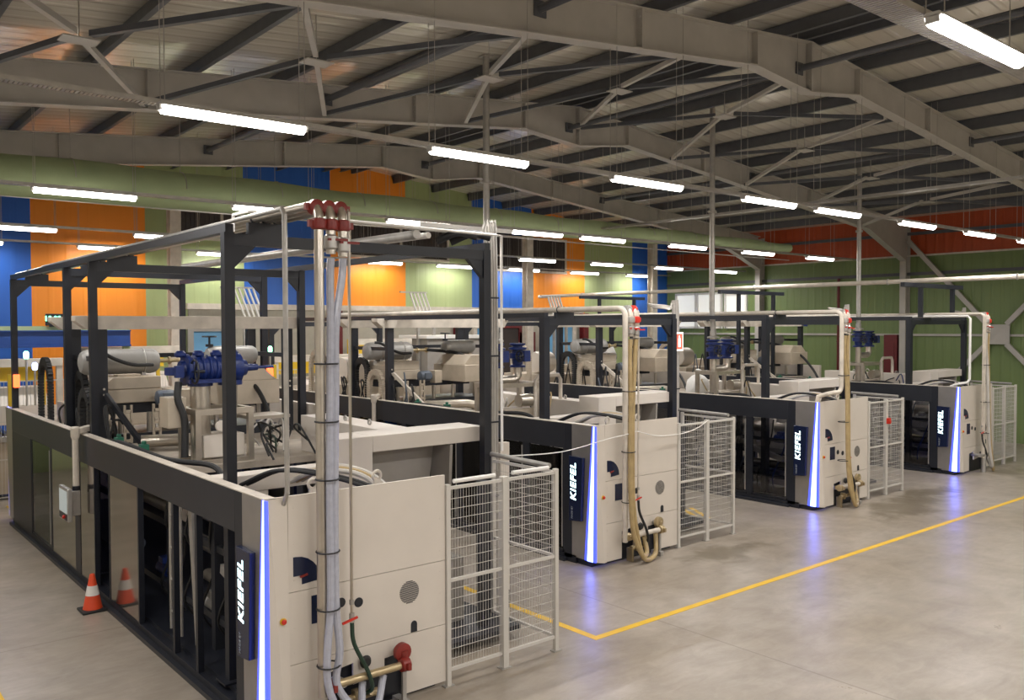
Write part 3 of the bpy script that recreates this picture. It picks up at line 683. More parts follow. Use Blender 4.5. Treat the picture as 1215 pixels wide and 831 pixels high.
    for a, e, k in segs:
        if k == 'o':
            p = None
        elif k == 's':
            p = obj('steel_door', B().box(0.006, 0.03, a, e, 0.13, 1.71), 'steeldoor', t, label='reflective sheet steel door')
        else:
            p = obj('glass_door', B().box(0.012, 0.020, a+0.02, e-0.02, 0.15, 1.70), 'glass', t, label='tinted glass door')
            fr = B(); fr.box(0.004, 0.032, a, a+0.03, 0.13, 1.71); fr.box(0.004, 0.032, e-0.03, e, 0.13, 1.71); fr.box(0.004, 0.032, a, e, 0.13, 0.16)
            obj('door_frame', fr, 'black', p)
        if k == 'g': obj('door_edge_strip', B().box(-0.006, 0.004, a+0.035, a+0.055, 0.2, 1.66), 'galv', p)
        if a - prev > 0.02: obj('mullion', B().box(0.0, 0.06, prev, a, 0.12, 1.71), 'black', t)
        prev = e
    obj('end_panel', B().box(0.0, 0.10, 9.30, 10.84, 0.12, 1.71), 'black', t)
    obj('end_side_panel', B().prism([(10.86, 2.095), (11.45, 2.095), (11.18, 0.09), (10.86, 0.09)], 'X', 0.0, 0.03), 'silver', t)
    obj('end_light_strip', B().prism([(11.43, 2.095), (11.449, 2.095), (11.179, 0.09), (11.16, 0.09)], 'X', 0.03, 0.06), 'led', t)
    obj('rear_panel', B().box(0.03, 3.33, 11.46, 11.49, 0.06, 2.09), 'white', t)
    # far side, deck and inner frame
    obj('far_side_beam', B().box(3.34, 3.44, 5.6, 11.45, 1.86, 2.33), 'white', t, 0.004)
    obj('far_side_wall', B().box(3.35, 3.42, 5.6, 11.45, 0.0, 1.86), 'greychute', t)
    obj('deck', B().box(0.10, 3.20, 3.35, 11.44, 1.82, 1.90), 'dust', t)
    obj('belly_pan', B().box(0.10, 3.30, 0.55, 11.4, 0.10, 0.16), 'black', t)
    b = B()
    for yy in (0.75, 2.0, 3.4, 5.4, 7.4, 9.3):
        b.box(0.32, 0.42, yy, yy+0.1, 0.16, 1.82)
        b.box(2.9, 3.0, yy, yy+0.1, 0.16, 1.82)
    for zz in (0.45, 1.2): b.box(0.34, 0.40, 0.75, 9.4, zz, zz+0.07)
    obj('inner_frame', b, 'anth', t)
    b = B()
    for s in (0.0, 0.34): b.cyl((0.16, 2.55+s, 0.2), (0.16, 2.55+s, 1.7), 0.016, 8)
    for k in range(4): b.cyl((0.16, 2.55, 0.4+0.36*k), (0.16, 2.89, 0.4+0.36*k), 0.013, 6)
    obj('inner_ladder', b, 'galv', t)
    b = B(); b.bar((0.75, 1.55, 0.3), (0.65, 1.9, 1.75), 0.30, 0.03, upv=(0, 1, 0)); b.bar((0.2, 2.15, 0.2), (0.2, 2.35, 1.75), 0.10, 0.04, upv=(1, 0, 0)); b.bar((0.4, 1.0, 0.85), (0.4, 1.9, 1.05), 0.12, 0.1)
    obj('chute_plate', b, 'galv', t)
    for zz, yy0, yy1, rr in ((1.45, 0.8, 3.2, 0.11), (1.05, 1.7, 3.3, 0.08), (1.30, 3.6, 6.8, 0.10), (0.7, 1.0, 3.0, 0.07)):
        obj('roller', B().cyl((0.62, yy0, zz), (0.62, yy1, zz), rr, 14).cyl((0.62, yy0-0.08, zz), (0.62, yy1+0.08, zz), 0.03, 8), 'stain', t)
    if i > 1:
        obj('added_back_plate', B().box(1.05, 1.07, 0.8, 3.3, 0.95, 1.78).box(0.95, 0.97, 0.8, 3.3, 0.2, 0.62), 'galv', t)  # plates added to lighten the dark view through the glass doors
        obj('inner_shelf', B().box(0.42, 1.05, 0.8, 3.3, 0.92, 0.95).box(0.42, 0.95, 0.8, 3.3, 0.62, 0.65), 'anth', t)
    for yy, zz in ((0.95, 1.25), (1.25, 0.5), (2.2, 0.55), (3.8, 0.6), (5.0, 0.7)):
        obj('drive_motor', B().cyl((0.45, yy, zz), (0.45, yy+0.28, zz), 0.085, 14).box(0.38, 0.52, yy+0.05, yy+0.2, zz+0.08, zz+0.15).cyl((0.45, yy-0.07, zz), (0.45, yy, zz), 0.05, 12), random.choice(['motor', 'greytank', 'blue']), t)
    for k in range(7):
        y0 = 0.8+0.42*k + random.uniform(-.1, .1)
        obj('inner_hose', B().tube(smooth([(0.3, y0, 1.65), (0.28+random.uniform(-.05, .1), y0+0.1, 1.3), (0.42, y0+0.25, 0.95), (0.33, y0+0.4, 0.5), (0.5, y0+0.5, 0.2)], 4), 0.016, 6), random.choice(['rubber', 'rubber', 'motor', 'blue']), t)
    # white cross beam behind the front screen, with lugs and legs
    obj('cross_beam', B().box(0.10, 1.42, 1.30, 1.55, 1.93, 2.10).box(0.5, 0.62, 1.32, 1.5, 1.2, 1.93), 'white', t, 0.006)
    for xx in (0.62, 1.3): obj('lifting_lug', B().torus((xx, 0.35, 2.12), 0.045, 0.016, 'Y', 14, 6).box(xx-0.035, xx+0.035, 0.335, 0.365, 1.9, 2.08), 'cap', t)
    obj('front_stay', B().box(0.10, W, 0.33, 0.38, 1.82, 1.9).box(0.56, 0.66, 0.33, 0.4, 0.2, 1.9), 'galv', t)
    for dx, m in ((0.0, 'rubber'), (0.07, 'rubber')):
        obj('arched_hose', B().tube(smooth([(0.30+dx, 1.25, 2.02), (0.50+dx, 0.8, 2.20), (0.9+dx, 0.4, 2.13), (1.25+dx, 0.22, 1.98)], 6), 0.02, 8), m, t)
    for k in range(3):
        obj('bundle_hose', B().tube(smooth([(0.85+0.06*k, 1.28, 1.99), (0.95+0.07*k, 0.9, 2.13+0.02*k), (1.25+0.05*k, 0.55, 2.10), (1.4+0.05*k, 0.2, 1.85)], 6), 0.026, 8), ['cablewhite', 'beigehose', 'cablewhite'][k], t)
    # hoses lying on the beam inside
    obj('deck_hose', B().tube(smooth([(0.22, 6.3, 1.93), (0.17, 4.9, 2.09), (0.22, 3.2, 2.06), (0.3, 2.0, 2.12), (0.28, 1.6, 2.02)], 8), 0.03, 8), 'rubber', t)
    return t
for i in MX: machine(i)

# ------------------------------------------------------------------ stacker housings
def stacker(i):
    x, y = MX[i]
    t = thing('stacking_unit', f'white stacking unit with a long cross arm on the {NAME[i]}', 'stacker', (x, y, 0), 'white stacking units')
    lx = 1.40
    obj('housing', B().box(lx, lx+0.42, 1.30, 1.78, 0.9, 2.37), 'white', t, 0.008)
    obj('cross_arm', B().box(lx+0.42, 3.34, 1.30, 1.78, 2.19, 2.37), 'white', t, 0.008)
    a, e, zt_, q = (2.22, 2.62, 2.38, 3.85) if i == 1 else (lx+0.02, lx+0.36, 2.29, 4.3)
    obj('rear_ledge', B().prism([(1.78, 1.9), (1.78, zt_-0.02), (q, zt_), (q, 1.9)], 'X', a, e), 'white', t, 0.006)
    obj('chute', B().prism([(1.82, 2.19), (2.85, 2.19), (2.72, 1.3), (1.82, 1.3)], 'Y', 1.62, 1.70).prism([(1.30, 2.18), (1.70, 2.18), (1.70, 1.2), (1.36, 1.2)], 'X', 2.86, 2.90), 'greychute', t)
    obj('base_block', B().box(1.9, 2.9, 1.1, 1.7, 0.0, 0.9), 'greychute', t)
    for k in range(3): obj('lifting_lug', B().torus((a+0.15, 2.3+0.6*k, zt_+0.02), 0.03, 0.012, 'X', 12, 6), 'galv', t)
for i in MX: stacker(i)

# ------------------------------------------------------------------ pipe gantries
def gantry(i):
    x, y = MX[i]; zt = 4.47 if i == 1 else 3.70
    t = thing('pipe_gantry', f'black steel pipe gantry standing over the {NAME[i]}', 'gantry', (x, y, 0), 'black steel pipe gantries')
    pairs = [1.15, 5.95, 7.38, 11.42] if i == 1 else [1.28, 11.42]
    s = 0.05 if i == 1 else 0.06
    for yy in pairs:
        for xx in (0.16, 3.27):
            p = obj('post', B().box(xx-s, xx+s, yy-s, yy+s, 0.0 if xx > 1 else 0.16, zt), 'black', t)
            obj('base_plate', B().box(xx-0.12, xx+0.12, yy-0.12, yy+0.12, 0.0 if xx > 1 else 0.16, 0.02 if xx > 1 else 0.18), 'black', p)
        obj('cross_member', B().box(0.16+s, 3.27-s, yy-0.04, yy+0.04, zt-0.12, zt-0.01), 'anth', t)
        for xx, sg in ((0.16+s, 1), (3.27-s, -1)):
            obj('corner_gusset', B().prism([(xx, zt-0.12), (xx+sg*0.22, zt-0.12), (xx, zt-0.34)], 'Y', yy-0.03, yy+0.03), 'black', t)
    obj('side_member', B().box(0.12, 0.20, pairs[0]-0.05, pairs[-1]+0.05, zt, zt+0.08), 'anth', t)
    obj('side_member', B().box(3.23, 3.31, pairs[0]-0.05, pairs[-1]+0.05, zt, zt+0.08), 'anth', t)
for i in MX: gantry(i)

# ------------------------------------------------------------------ media pipes and hoses at each front
def coupling(b, c, r, axis='Z'):
    h = 0.05
    b.lathe([(r*1.05, -h), (r*1.55, -h*0.8), (r*1.65, 0), (r*1.55, h*0.8), (r*1.05, h)], c, axis, 16)
    for s in (-1, 1):
        d = {'Z': (s*r*1.9, 0, 0), 'X': (0, s*r*1.9, 0), 'Y': (s*r*1.9, 0, 0)}[axis]
        b.box(c[0]+d[0]-0.018, c[0]+d[0]+0.018, c[1]+d[1]-0.018, c[1]+d[1]+0.018, c[2]-0.03, c[2]+0.03)
def media(i):
    x, y = MX[i]; zt = 4.62 if i == 1 else 3.83
    y1 = 12.6 if i == 1 else 9.0
    ox = {1: 0.0, 2: 0.03, 3: 0.10, 4: 0.52}[i]; F = -0.16
    t = thing('media_pipes', f'{"steel pipes with red couplings" if i == 1 else "pale pipes"} over the gantry and down the front of the {NAME[i]}', 'pipework', (x, y, 0), 'media pipes over the gantries')
    hose = {1: 'clearhose', 2: 'beigehose', 3: 'beigehose', 4: 'beigehose'}[i]
    pm = 'stain' if i == 1 else 'cap'; r = 0.042
    cols = [0.44+ox, 0.555+ox, 0.67+ox]
    for k, cx in enumerate(cols):
        zb = {0: 0.35, 1: zt-0.42, 2: zt-0.44}[k]
        tail = [(cx, F, zb)]
        if i == 3 and k == 0: tail = [(cx, F, 2.40)] + arc((cx-0.12, F, 2.40), 0.12, 0, -90, 'XZ', 5)[1:] + [(cx-0.30, F, 2.28), (cx-0.38, F+0.06, 2.26), (cx-0.40, F+0.25, 2.2), (cx-0.40, F+0.30, 1.95)]
        pts = [(cx, y1, zt), (cx, F+0.12, zt)] + arc((cx, F+0.12, zt-0.12), 0.12, 90, 180, 'YZ', 6)[1:] + tail
        # arc in YZ goes from +z to -y
        p = obj('pipe', B().tube(pts, r, 12), pm, t)
        if i == 1 or k > 0:
            cm = 'red' if i == 1 else ('redbright' if k == 2 else 'galv')
            b = B(); coupling(b, (cx, F, zt-0.17), r); obj('pipe_coupling', b, cm, p)
            b = B(); coupling(b, (cx, F+0.06, zt-0.02), r, 'Y'); obj('pipe_coupling', b, cm, p)
        if k > 0:
            b = B(); b.lathe([(r*0.9, 0.07), (r*1.4, 0.05), (r*1.4, -0.05), (r*0.9, -0.07)], (cx, F, zb+0.1), 'Z', 14); obj('valve_body', b, 'galv', p)
            obj('valve_lever', B().bar((cx-0.05, F-0.04, zb+0.12), (cx+0.13, F-0.06, zb+0.12), 0.02), 'red' if i == 1 else 'redbright', p)
    # hoses from the valves down to the manifold
    hx = cols[0]+0.075
    for k in (0, 1):
        cx = cols[k+1]; e = hx + 0.05*k
        if i == 1:
            pts = [(cx, F, zt-0.46), (cx-0.01, F, zt-0.62), (e+0.02, F-0.02, zt-1.05), (e, F-0.04, zt-1.6), (e-0.02, F-0.05, 2.2), (e-0.02, F-0.05, 1.2), (e-0.02-0.04*(1-k)+0.03*k, F-0.06, 0.75), (e-0.05+0.03*k, F-0.06, 0.45), (e+0.05+0.1*k, F-0.10, 0.20), (e+0.25+0.12*k, F-0.06, 0.14), (e+0.34+0.17*k, F+0.04, 0.36)]
        else:
            s = {2: 1.0, 3: 0.7, 4: 0.5}[i]; xo = {2: 0, 3: 0.06, 4: 0.05}[i]
            pts = [(cx, F, zt-0.46), (cx-0.02, F, zt-0.8), (e+0.01+xo, F-0.03, 2.4), (e-0.05+xo, F-0.08, 1.6), (e-0.06+xo, F-0.10, 1.0), (e-0.02+0.02*k+xo, F-0.12, 0.5), (e+0.14*s+xo, F-0.14, 0.16-0.07*k), (e+0.34*s+0.14*k*s+xo, F-0.06, 0.14-0.06*k), (e+0.40*s+0.22*k*s+xo, F+0.05, 0.36)]
        obj('hose', B().tube(smooth(pts, 6), 0.034 if i == 1 else 0.036, 10), hose if not (i == 4 and k == 0) else 'cablewhite', t)
    for zz in ([3.25, 2.75, 2.25, 1.62, 1.12, 0.62] if i == 1 else [2.6, 1.7, 0.95]):
        obj('cable_tie', B().torus((cols[0]+0.05, F-0.02, zz), 0.10, 0.008, 'Z', 16, 5), 'rubber', t)
    # thin pipe with a valve and a soft hose to the manifold
    cx = cols[2]+(0.06 if i != 4 else -0.3)
    pts = [(cx, 1.3, zt), (cx, F+0.05, zt), (cx, F, zt-0.05), (cx, F, 0.98)]
    p = obj('thin_pipe', B().tube(pts, 0.014, 8), pm, t)
    obj('valve_body', B().cyl((cx, F, 0.94), (cx, F, 1.02), 0.024, 10).cyl((cx, F, 1.1), (cx, F, 1.14), 0.022, 10), 'galv', p)
    obj('valve_lever', B().bar((cx-0.11, F-0.03, 0.955), (cx+0.04, F-0.03, 0.985), 0.018), 'redbright', p)
    obj('soft_hose', B().tube(smooth([(cx, F, 0.94), (cx+0.01, F-0.02, 0.75), (cx+0.13, F-0.05, 0.48), (cx+0.19, F-0.02, 0.30), (cx+0.15, F+0.08, 0.22)], 6), 0.02, 8), 'green' if i == 1 else 'rubber', t)
    # manifold pipe
    if i != 4:
        mz = 0.42
        p = obj('manifold_pipe', B().tube([(0.50, F, mz), (1.30, F, mz)], 0.036, 12), 'brass' if i == 1 else 'cap', t)
        cm = 'red' if i == 1 else 'brass'
        for xx in (0.52, 1.28):
            b = B(); coupling(b, (xx, F, mz), 0.04, 'X'); obj('pipe_coupling', b, cm, p)
        b = B(); b.lathe([(0.05, -0.06), (0.085, -0.05), (0.085, 0.0), (0.05, 0.02)], (1.29, F+0.08, mz+0.10), 'Y', 18); b.cyl((1.29, F+0.03, mz+0.02), (1.29, F+0.03, mz+0.12), 0.035, 10)
        obj('end_flange', b, cm, p)
        obj('blank_cap', B().lathe([(0.05, 0), (0.06, -0.02), (0.04, -0.05)], (0.93, F+0.13, mz+0.08), 'Y', 16), 'rubber', t)
        obj('pipe_stub', B().cyl((0.66, 0.04, 0.38), (0.66, F+0.02, 0.40), 0.04, 10).cyl((1.29, 0.04, 0.5), (1.29, F+0.05, 0.52), 0.04, 10).box(1.26, 1.34, F-0.01, 0.03, 0.0, 0.07).box(1.28, 1.32, F+0.03, F+0.06, 0.0, 0.40), 'galv', p)
        obj('valve_block', B().cyl((0.72, -0.05, 0.2), (1.05, -0.05, 0.2), 0.035, 10).box(0.80, 0.86, -0.09, -0.01, 0.15, 0.27).cyl((0.95, -0.05, 0.2), (0.95, -0.12, 0.24), 0.03, 8).box(0.7, 0.74, -0.09, 0.02, 0.0, 0.2), 'brass', t)
    else:
        obj('manifold_pipe', B().tube([(0.78, F, 0.42), (1.2, F, 0.42)], 0.045, 12).cyl((1.0, F, 0.0), (1.0, F, 0.42), 0.06, 12).cyl((0.85, F, 0.42), (0.85, 0.1, 0.42), 0.04, 10), 'galv', t)
    # thin white pipe that drops behind the front screen
    zz = zt - 0.05
    if i == 1: pts = [(0.17, 9.0, zz), (0.17, -0.02, zz)] + [(0.17, -0.07, zz-0.05), (0.17, -0.07, 2.15), (0.17, 0.0, 2.05), (0.17, 0.2, 2.02)]
    else: pts = [(0.55, 6.0, zz), (0.55, 0.06, zz), (0.55, 0.0, zz-0.06), (0.55, 0.0, 2.26), (0.50, 0.03, 2.19), (0.30, 0.15, 2.16), (0.25, 0.3, 2.1), (0.25, 0.35, 1.95)]
    if i in (1, 4): obj('drop_pipe', B().tube(pts, 0.022 if i == 1 else 0.030, 10), 'galv' if i == 1 else 'winwhite', t)
    if i == 1:
        obj('air_pipe', B().tube([(0.28, 1.3, 4.50), (0.28, 1.3, 4.66), (0.28, 0.95, 4.66), (3.22, 0.95, 4.63), (3.36, 0.95, 4.63), (3.36, 0.95, 2.1)], 0.016, 8), 'winwhite', t)
        obj('insulated_pipe', B().tube([(2.15, 0.9, 4.56), (1.95, 7.5, 4.56)], 0.05, 12), 'galv', t)
        obj('insulated_pipe', B().tube([(2.30, 0.9, 4.56), (2.10, 7.5, 4.56)], 0.035, 12), 'winwhite', t)
        for k in range(2):
            obj('black_hose', B().tube(smooth([(2.75+0.2*k, 1.4, 4.56), (2.95+0.2*k, 1.25, 4.66), (3.15+0.2*k, 1.15, 4.62)], 5), 0.045, 10), 'rubber', t)
    for yy in ([1.15, 5.95, 7.38, 11.42] if i == 1 else [1.28]):
        b = B(); b.box(cols[0]-0.08, cols[2]+0.08, yy-0.03, yy+0.03, (4.46 if i == 1 else 3.69), zt-r)
        for cx in cols: b.torus((cx, yy, zt), r+0.004, 0.010, 'Y', 14, 5)
        obj('pipe_clamp', b, 'anth', t)
for i in MX: media(i)

# ------------------------------------------------------------------ conduit bundles on the right posts
for i in MX:
    x, y = MX[i]; zt = 4.55 if i == 1 else 3.80
    t = thing('conduit_bundle', f'bundle of pale vertical cable conduits beside the right gantry post of the {NAME[i]}', 'conduit', (x+3.42, y+1.24 + (0.1 if i > 1 else 0), 0), 'vertical conduit bundles')
    for k in range(5):
        obj('conduit', B().tube(smooth([(-0.03*k-0.5, 0.1, zt+0.10+0.015*k), (-0.05+0.03*k-0.1, 0.02, zt+0.06+0.01*k), (0.038*k-0.06, 0, zt-0.10), (0.038*k-0.06, 0, 0.02)], 5), 0.017, 8), 'cablewhite' if k % 2 else 'galv', t)
    b = B()
    for zz in (0.6, 1.5, 2.4, 3.2, 3.9):
        if zz < zt: b.box(-0.09, 0.12, -0.022, 0.022, zz, zz+0.02)
    obj('clip', b, 'anth', t)
    if i == 1:
        obj('cable_duct', B().box(0.13, 0.27, -0.03, 0.05, 0.0, 2.15), 'white', t, 0.004)
        obj('socket_box', B().box(0.14, 0.24, -0.07, -0.03, 0.12, 0.34), 'rubber', t, 0.004)
        obj('cable_tray_end', B().box(-1.0, 0.35, 0.0, 0.14, zt+0.13, zt+0.15).box(-1.0, 0.35, -0.0, 0.01, zt+0.13, zt+0.2), 'galv', t)
# fire point sign on the second machine's conduits
t = thing('fire_point_sign', 'small lit red and white fire sign on the right post of the second machine', 'sign', (MX[2][0]+3.42, MX[2][1]+1.29, 3.28))
obj('frame', B().box(-0.11, 0.13, -0.035, -0.025, -0.17, 0.17), 'signwhite', t)
obj('face', B().box(-0.085, 0.105, -0.04, -0.035, -0.14, 0.14), 'signred', t)
obj('symbol', B().prism([(-0.015, -0.10), (0.045, -0.10), (0.045, 0.05), (0.028, 0.08), (0.028, 0.11), (0.0, 0.11), (0.0, 0.08), (-0.015, 0.05)], 'Y', -0.044, -0.04), 'signwhite', t)

# ------------------------------------------------------------------ mesh fences on the right of every front
def fence(i):
    x, y = MX[i]
    t = thing('safety_fence', f'white wire mesh safety fence at the right side of the {NAME[i]}', 'fence', (x+W, y, 0), 'white mesh safety fences')
    d = 1.10; Hf = 2.0; xs = [0.03, 0.75, 1.48]
    def post(px, py, wdt=0.05):
        p = obj('post', B().box(px-wdt/2, px+wdt/2, py-wdt/2, py+wdt/2, 0.0, Hf+0.01), 'mesh', t, 0.003)
        obj('foot', B().box(px-wdt/2-0.03, px+wdt/2+0.03, py-wdt/2-0.01, py+wdt/2+0.01, 0.0, 0.012), 'galv', p)
    for px in xs: post(px, 0.0, 0.05 if px != xs[1] else 0.07)
    post(xs[2], d)
    def panel(p, q):
        p, q = Vector(p), Vector(q); L = (q-p).length; dr = (q-p)/L
        for zz in (0.16, 1.97, 1.05): o = obj('panel_rail', B().bar(p+Vector((0, 0, zz)), q+Vector((0, 0, zz)), 0.03, 0.03), 'mesh', t)
        b = B(); n = int(L/0.034)
        for k in range(1, n): 
            c = p + dr*(L*k/n); b.tube([(c.x, c.y, 0.17), (c.x, c.y, 1.96)], 0.0024, 4)
        for k in range(1, 19):
            zz = 0.16+k*0.1
            if abs(zz-1.05) > 0.03: b.tube([p+Vector((0, 0, zz)), q+Vector((0, 0, zz))], 0.0032, 4)
        obj('wire_mesh', b, 'mesh', o)
    panel((xs[0]+0.025, 0, 0), (xs[1]-0.035, 0, 0)); panel((xs[1]+0.035, 0, 0), (xs[2]-0.025, 0, 0)); panel((xs[2], 0.025, 0), (xs[2], d-0.025, 0))
    if i == 1:
        for a, e in ((0.10, 0.62), (0.86, 1.36)): obj('top_tube', B().cyl((a, -0.01, 2.035), (e, -0.01, 2.035), 0.022, 12), 'winwhite', t)
    if i == 3: obj('door_switch', B().box(0.71, 0.80, -0.09, -0.035, 1.5, 1.62).box(0.72, 0.79, -0.10, -0.09, 1.52, 1.56), 'redbright', t)
    obj('side_top_tube', B().cyl((xs[2], 0.1, 2.03), (xs[2]-0.02, d+0.06, 2.05), 0.03, 12), 'galv', t)
for i in MX: fence(i)

# ------------------------------------------------------------------ valve skids
def valve(b, c, r=0.12, axis='X'):
    """blue butterfly valve with a gear box: ring body + bonnet + flanges."""
    b.lathe([(r*1.0, -0.05), (r*1.25, -0.045), (r*1.25, 0.045), (r*1.0, 0.05)], c, 'Z', 18)
    b.cyl((c[0], c[1], c[2]), (c[0], c[1]-r*1.7, c[2]), r*0.45, 12); b.box(c[0]-r*0.5, c[0]+r*0.6, c[1]-r*2.2, c[1]-r*1.4, c[2]-r*0.8, c[2]+r*0.8)
def skid(i):
    x, y = MX[i]; big = (i == 1); y0 = 3.5 if big else 2.45
    px = 0.70 if big else 0.10
    lab = {1: 'stainless stand carrying a big ribbed blue pump on the nearest machine'}.get(i, f'stainless stand with two blue valves at the riser pipe on the {NAME[i]}')
    t = thing('valve_skid', lab, 'valve stand', (x+px, y+y0, 1.90), 'stainless valve stands on the machines')
    w_, dpt, h = (0.66, 0.55, 0.60) if big else (0.95, 0.5, 0.62)
    for xx in (0, w_):
        for yy in (0, dpt): obj('leg', B().box(xx-0.035, xx+0.035, yy-0.035, yy+0.035, 0.0, h), 'stain', t)
    obj('top_frame', B().box(-0.035, w_+0.035, -0.035, 0.035, h, h+0.07).box(-0.035, w_+0.035, dpt-0.035, dpt+0.035, h, h+0.07).box(-0.035, 0.035, 0.035, dpt-0.035, h, h+0.07).box(w_-0.035, w_+0.035, 0.035, dpt-0.035, h, h+0.07), 'stain', t)
    for yy in (0, dpt): obj('foot_rail', B().box(-0.03, w_+0.03, yy-0.03, yy+0.03, 0.0, 0.05), 'stain', t)
    if big:
        cx = 0.30
        obj('standpipe', B().cyl((0.14, 0.28, 0.02), (0.14, 0.28, 0.98), 0.12, 20).cyl((0.52, 0.28, 0.55), (0.52, 0.28, 0.98), 0.09, 18), 'stain', t)
        zc = 1.15; prof = [(0.05, -0.42), (0.10, -0.41), (0.11, -0.36), (0.19, -0.35), (0.19, -0.31), (0.15, -0.29)]
        for k in range(6):
            a = -0.26+0.085*k; prof += [(0.155, a), (0.175, a+0.012), (0.175, a+0.03), (0.155, a+0.045)]
        prof += [(0.19, 0.27), (0.19, 0.33), (0.12, 0.35), (0.10, 0.42), (0.05, 0.44), (0.04, 0.58), (0.02, 0.60), (0.02, 0.80)]
        p = obj('pump_body', B().lathe(prof, (cx, 0.28, zc), 'X', 26), 'blue', t, label='big ribbed blue pump body')
        b = B()
        for xx in (-0.1, 0.12, 0.34, 0.56): b.lathe([(0.05, 0), (0.07, 0.02), (0.07, 0.05), (0.04, 0.08)], (xx, 0.28, zc+0.15), 'Z', 12)
        for xx in (0.14, 0.52): b.lathe([(0.15, -0.03), (0.15, 0.03)], (xx, 0.28, zc-0.18), 'Z', 18)
        b.box(-0.05, 0.5, 0.1, 0.46, zc-0.17, zc-0.12)
        obj('pump_fitting', b, 'blue', p)
        b = B(); handwheel(b, (-0.02, 0.02, zc-0.02), 0.14, 'X'); b.cyl((-0.02, 0.02, zc-0.02), (0.1, 0.02, zc-0.02), 0.02, 8); obj('handwheel', b, 'black', t)
        b = B(); valve(b, (-0.16, 0.32, zc-0.02), 0.09); obj('side_valve', b, 'blue', t)
        obj('control_box', B().box(-0.30, -0.08, 0.15, 0.45, 0.45, 0.82), 'beige', t, 0.008)
        obj('drum', B().box(0.1, 0.62, 0.08, 0.5, 0.06, 0.34).cyl((0.3, 0.02, 0.45), (0.3, 0.06, 0.45), 0.07, 14), 'white', t, 0.01)
        obj('grey_tray', B().box(0.68, 1.2, 0.0, 0.5, 0.5, 0.54), 'stain', t)
        obj('drop_hose', B().tube(smooth([(-0.15, 0.2, 1.0), (-0.18, 0.15, 0.8), (-0.12, 0.1, 0.55), (-0.14, 0.05, 0.1)], 5), 0.045, 8), 'rubber', t)
    else:
        zc = 1.30 if i == 4 else 1.15; c1, c2 = 0.22, 0.70 if i != 4 else 0.76
        obj('standpipe', B().tube([(c1, 0.25, 0.02), (c1, 0.25, zc+0.25)], 0.075, 16), 'stain', t)
        obj('elbow_pipe', B().tube([(c1, 0.25, zc-0.42), (c2-0.12, 0.25, zc-0.42)] + arc((c2-0.12, 0.25, zc-0.30), 0.12, -90, 0, 'XZ', 6)[1:] + [(c2, 0.25, zc+0.18)], 0.075, 16), 'stain', t)
        for cx in (c1, c2):
            b = B(); valve(b, (cx, 0.25, zc), 0.12); b.lathe([(0.13, 0.1), (0.16, 0.11), (0.16, 0.14), (0.13, 0.15)], (cx, 0.25, zc), 'Z', 18); b.lathe([(0.14, -0.20), (0.14, -0.17), (0.09, -0.15), (0.11, 0.0), (0.09, 0.17), (0.14, 0.19), (0.14, 0.22)], (cx, 0.25, zc), 'Z', 16)
            p = obj('blue_valve', b, 'blue', t, label='blue valve')
            b = B(); handwheel(b, (cx-0.15, 0.02, zc), 0.09, 'X'); b.cyl((cx-0.15, 0.02, zc), (cx, 0.02, zc), 0.016, 8); obj('handwheel', b, 'black', p)
        obj('side_pipe', B().tube([(w_-0.1, -0.05, 0.05), (w_-0.1, -0.05, 0.72), (w_-0.02, -0.05, 0.80), (w_+0.45, -0.05, 0.80), (w_+0.5, -0.05, 0.72), (w_+0.5, -0.05, 0.1)], 0.035, 10), 'cap', t)
        obj('drip_tray', B().box(0.25, 0.9, 0.05, 0.45, 0.05, 0.24), 'beige', t, 0.01)
        obj('pump', B().cyl((0.55, 0.05, 0.38), (0.85, 0.05, 0.38), 0.11, 16).cyl((0.85, 0.05, 0.38), (0.95, 0.05, 0.38), 0.06, 12), 'stain', t)
    # colourful cable and fitting clutter around the stand
    for k in range(10 if big else 5):
        x0, yy = random.uniform(0.7, 1.4), random.uniform(-0.6, 0.9)
        m = random.choice(['rubber', 'rubber', 'green', 'blue', 'cablewhite', 'beigehose'])
        obj('loose_cable', B().tube(smooth([(x0, yy, 0.05), (x0+random.uniform(-.2, .2), yy+0.15, random.uniform(.2, .5)), (x0+random.uniform(-.1, .4), yy+0.4, random.uniform(.1, .4)), (x0+0.3, yy+0.6, 0.05)], 5), 0.014, 6), m, t)
    if i > 1:
        rx, ry, rz = px+c1, y0+0.25, 1.90+zc+0.25
        ux, uy = rx+x, ry+y
        sx = {2: -0.20, 3: -0.05, 4: 0.0}[i]
        top = zr(ux+sx)+0.0
        r = thing('riser_pipe', f'tall galvanised riser pipe from the blue valves of the {NAME[i]} up to the roof', 'pipe', (ux, uy, rz), 'tall riser pipes')
        pts = [(0, 0, 0.15), (0, 0, 0.22), (sx*0.5, 0, 0.40), (sx, 0, 0.62), (sx, 0, top-rz)] if abs(sx) > 0.01 else [(0, 0, 0.15), (0, 0, top-rz)]
        p = obj('pipe', B().tube(pts, 0.058, 14), 'galv', r)
        obj('flange', B().lathe([(0.13, 0.0), (0.13, 0.03), (0.07, 0.05), (0.07, 0.16)], (0, 0, 0.0), 'Z', 18), 'galv', r)
        b = B(); b.lathe([(0.06, -0.03), (0.09, -0.025), (0.09, 0.025), (0.06, 0.03)], (sx, 0, 6.02-rz), 'Z', 16); b.box(sx-0.14, sx+0.14, -0.02, 0.02, 6.0-rz, 6.03-rz)
        obj('pipe_clamp', b, 'galv', r)
        obj('top_plate', B().box(sx-0.09, sx+0.09, -0.09, 0.09, top-rz-0.03, top-rz), 'galv', r)
for i in MX: skid(i)

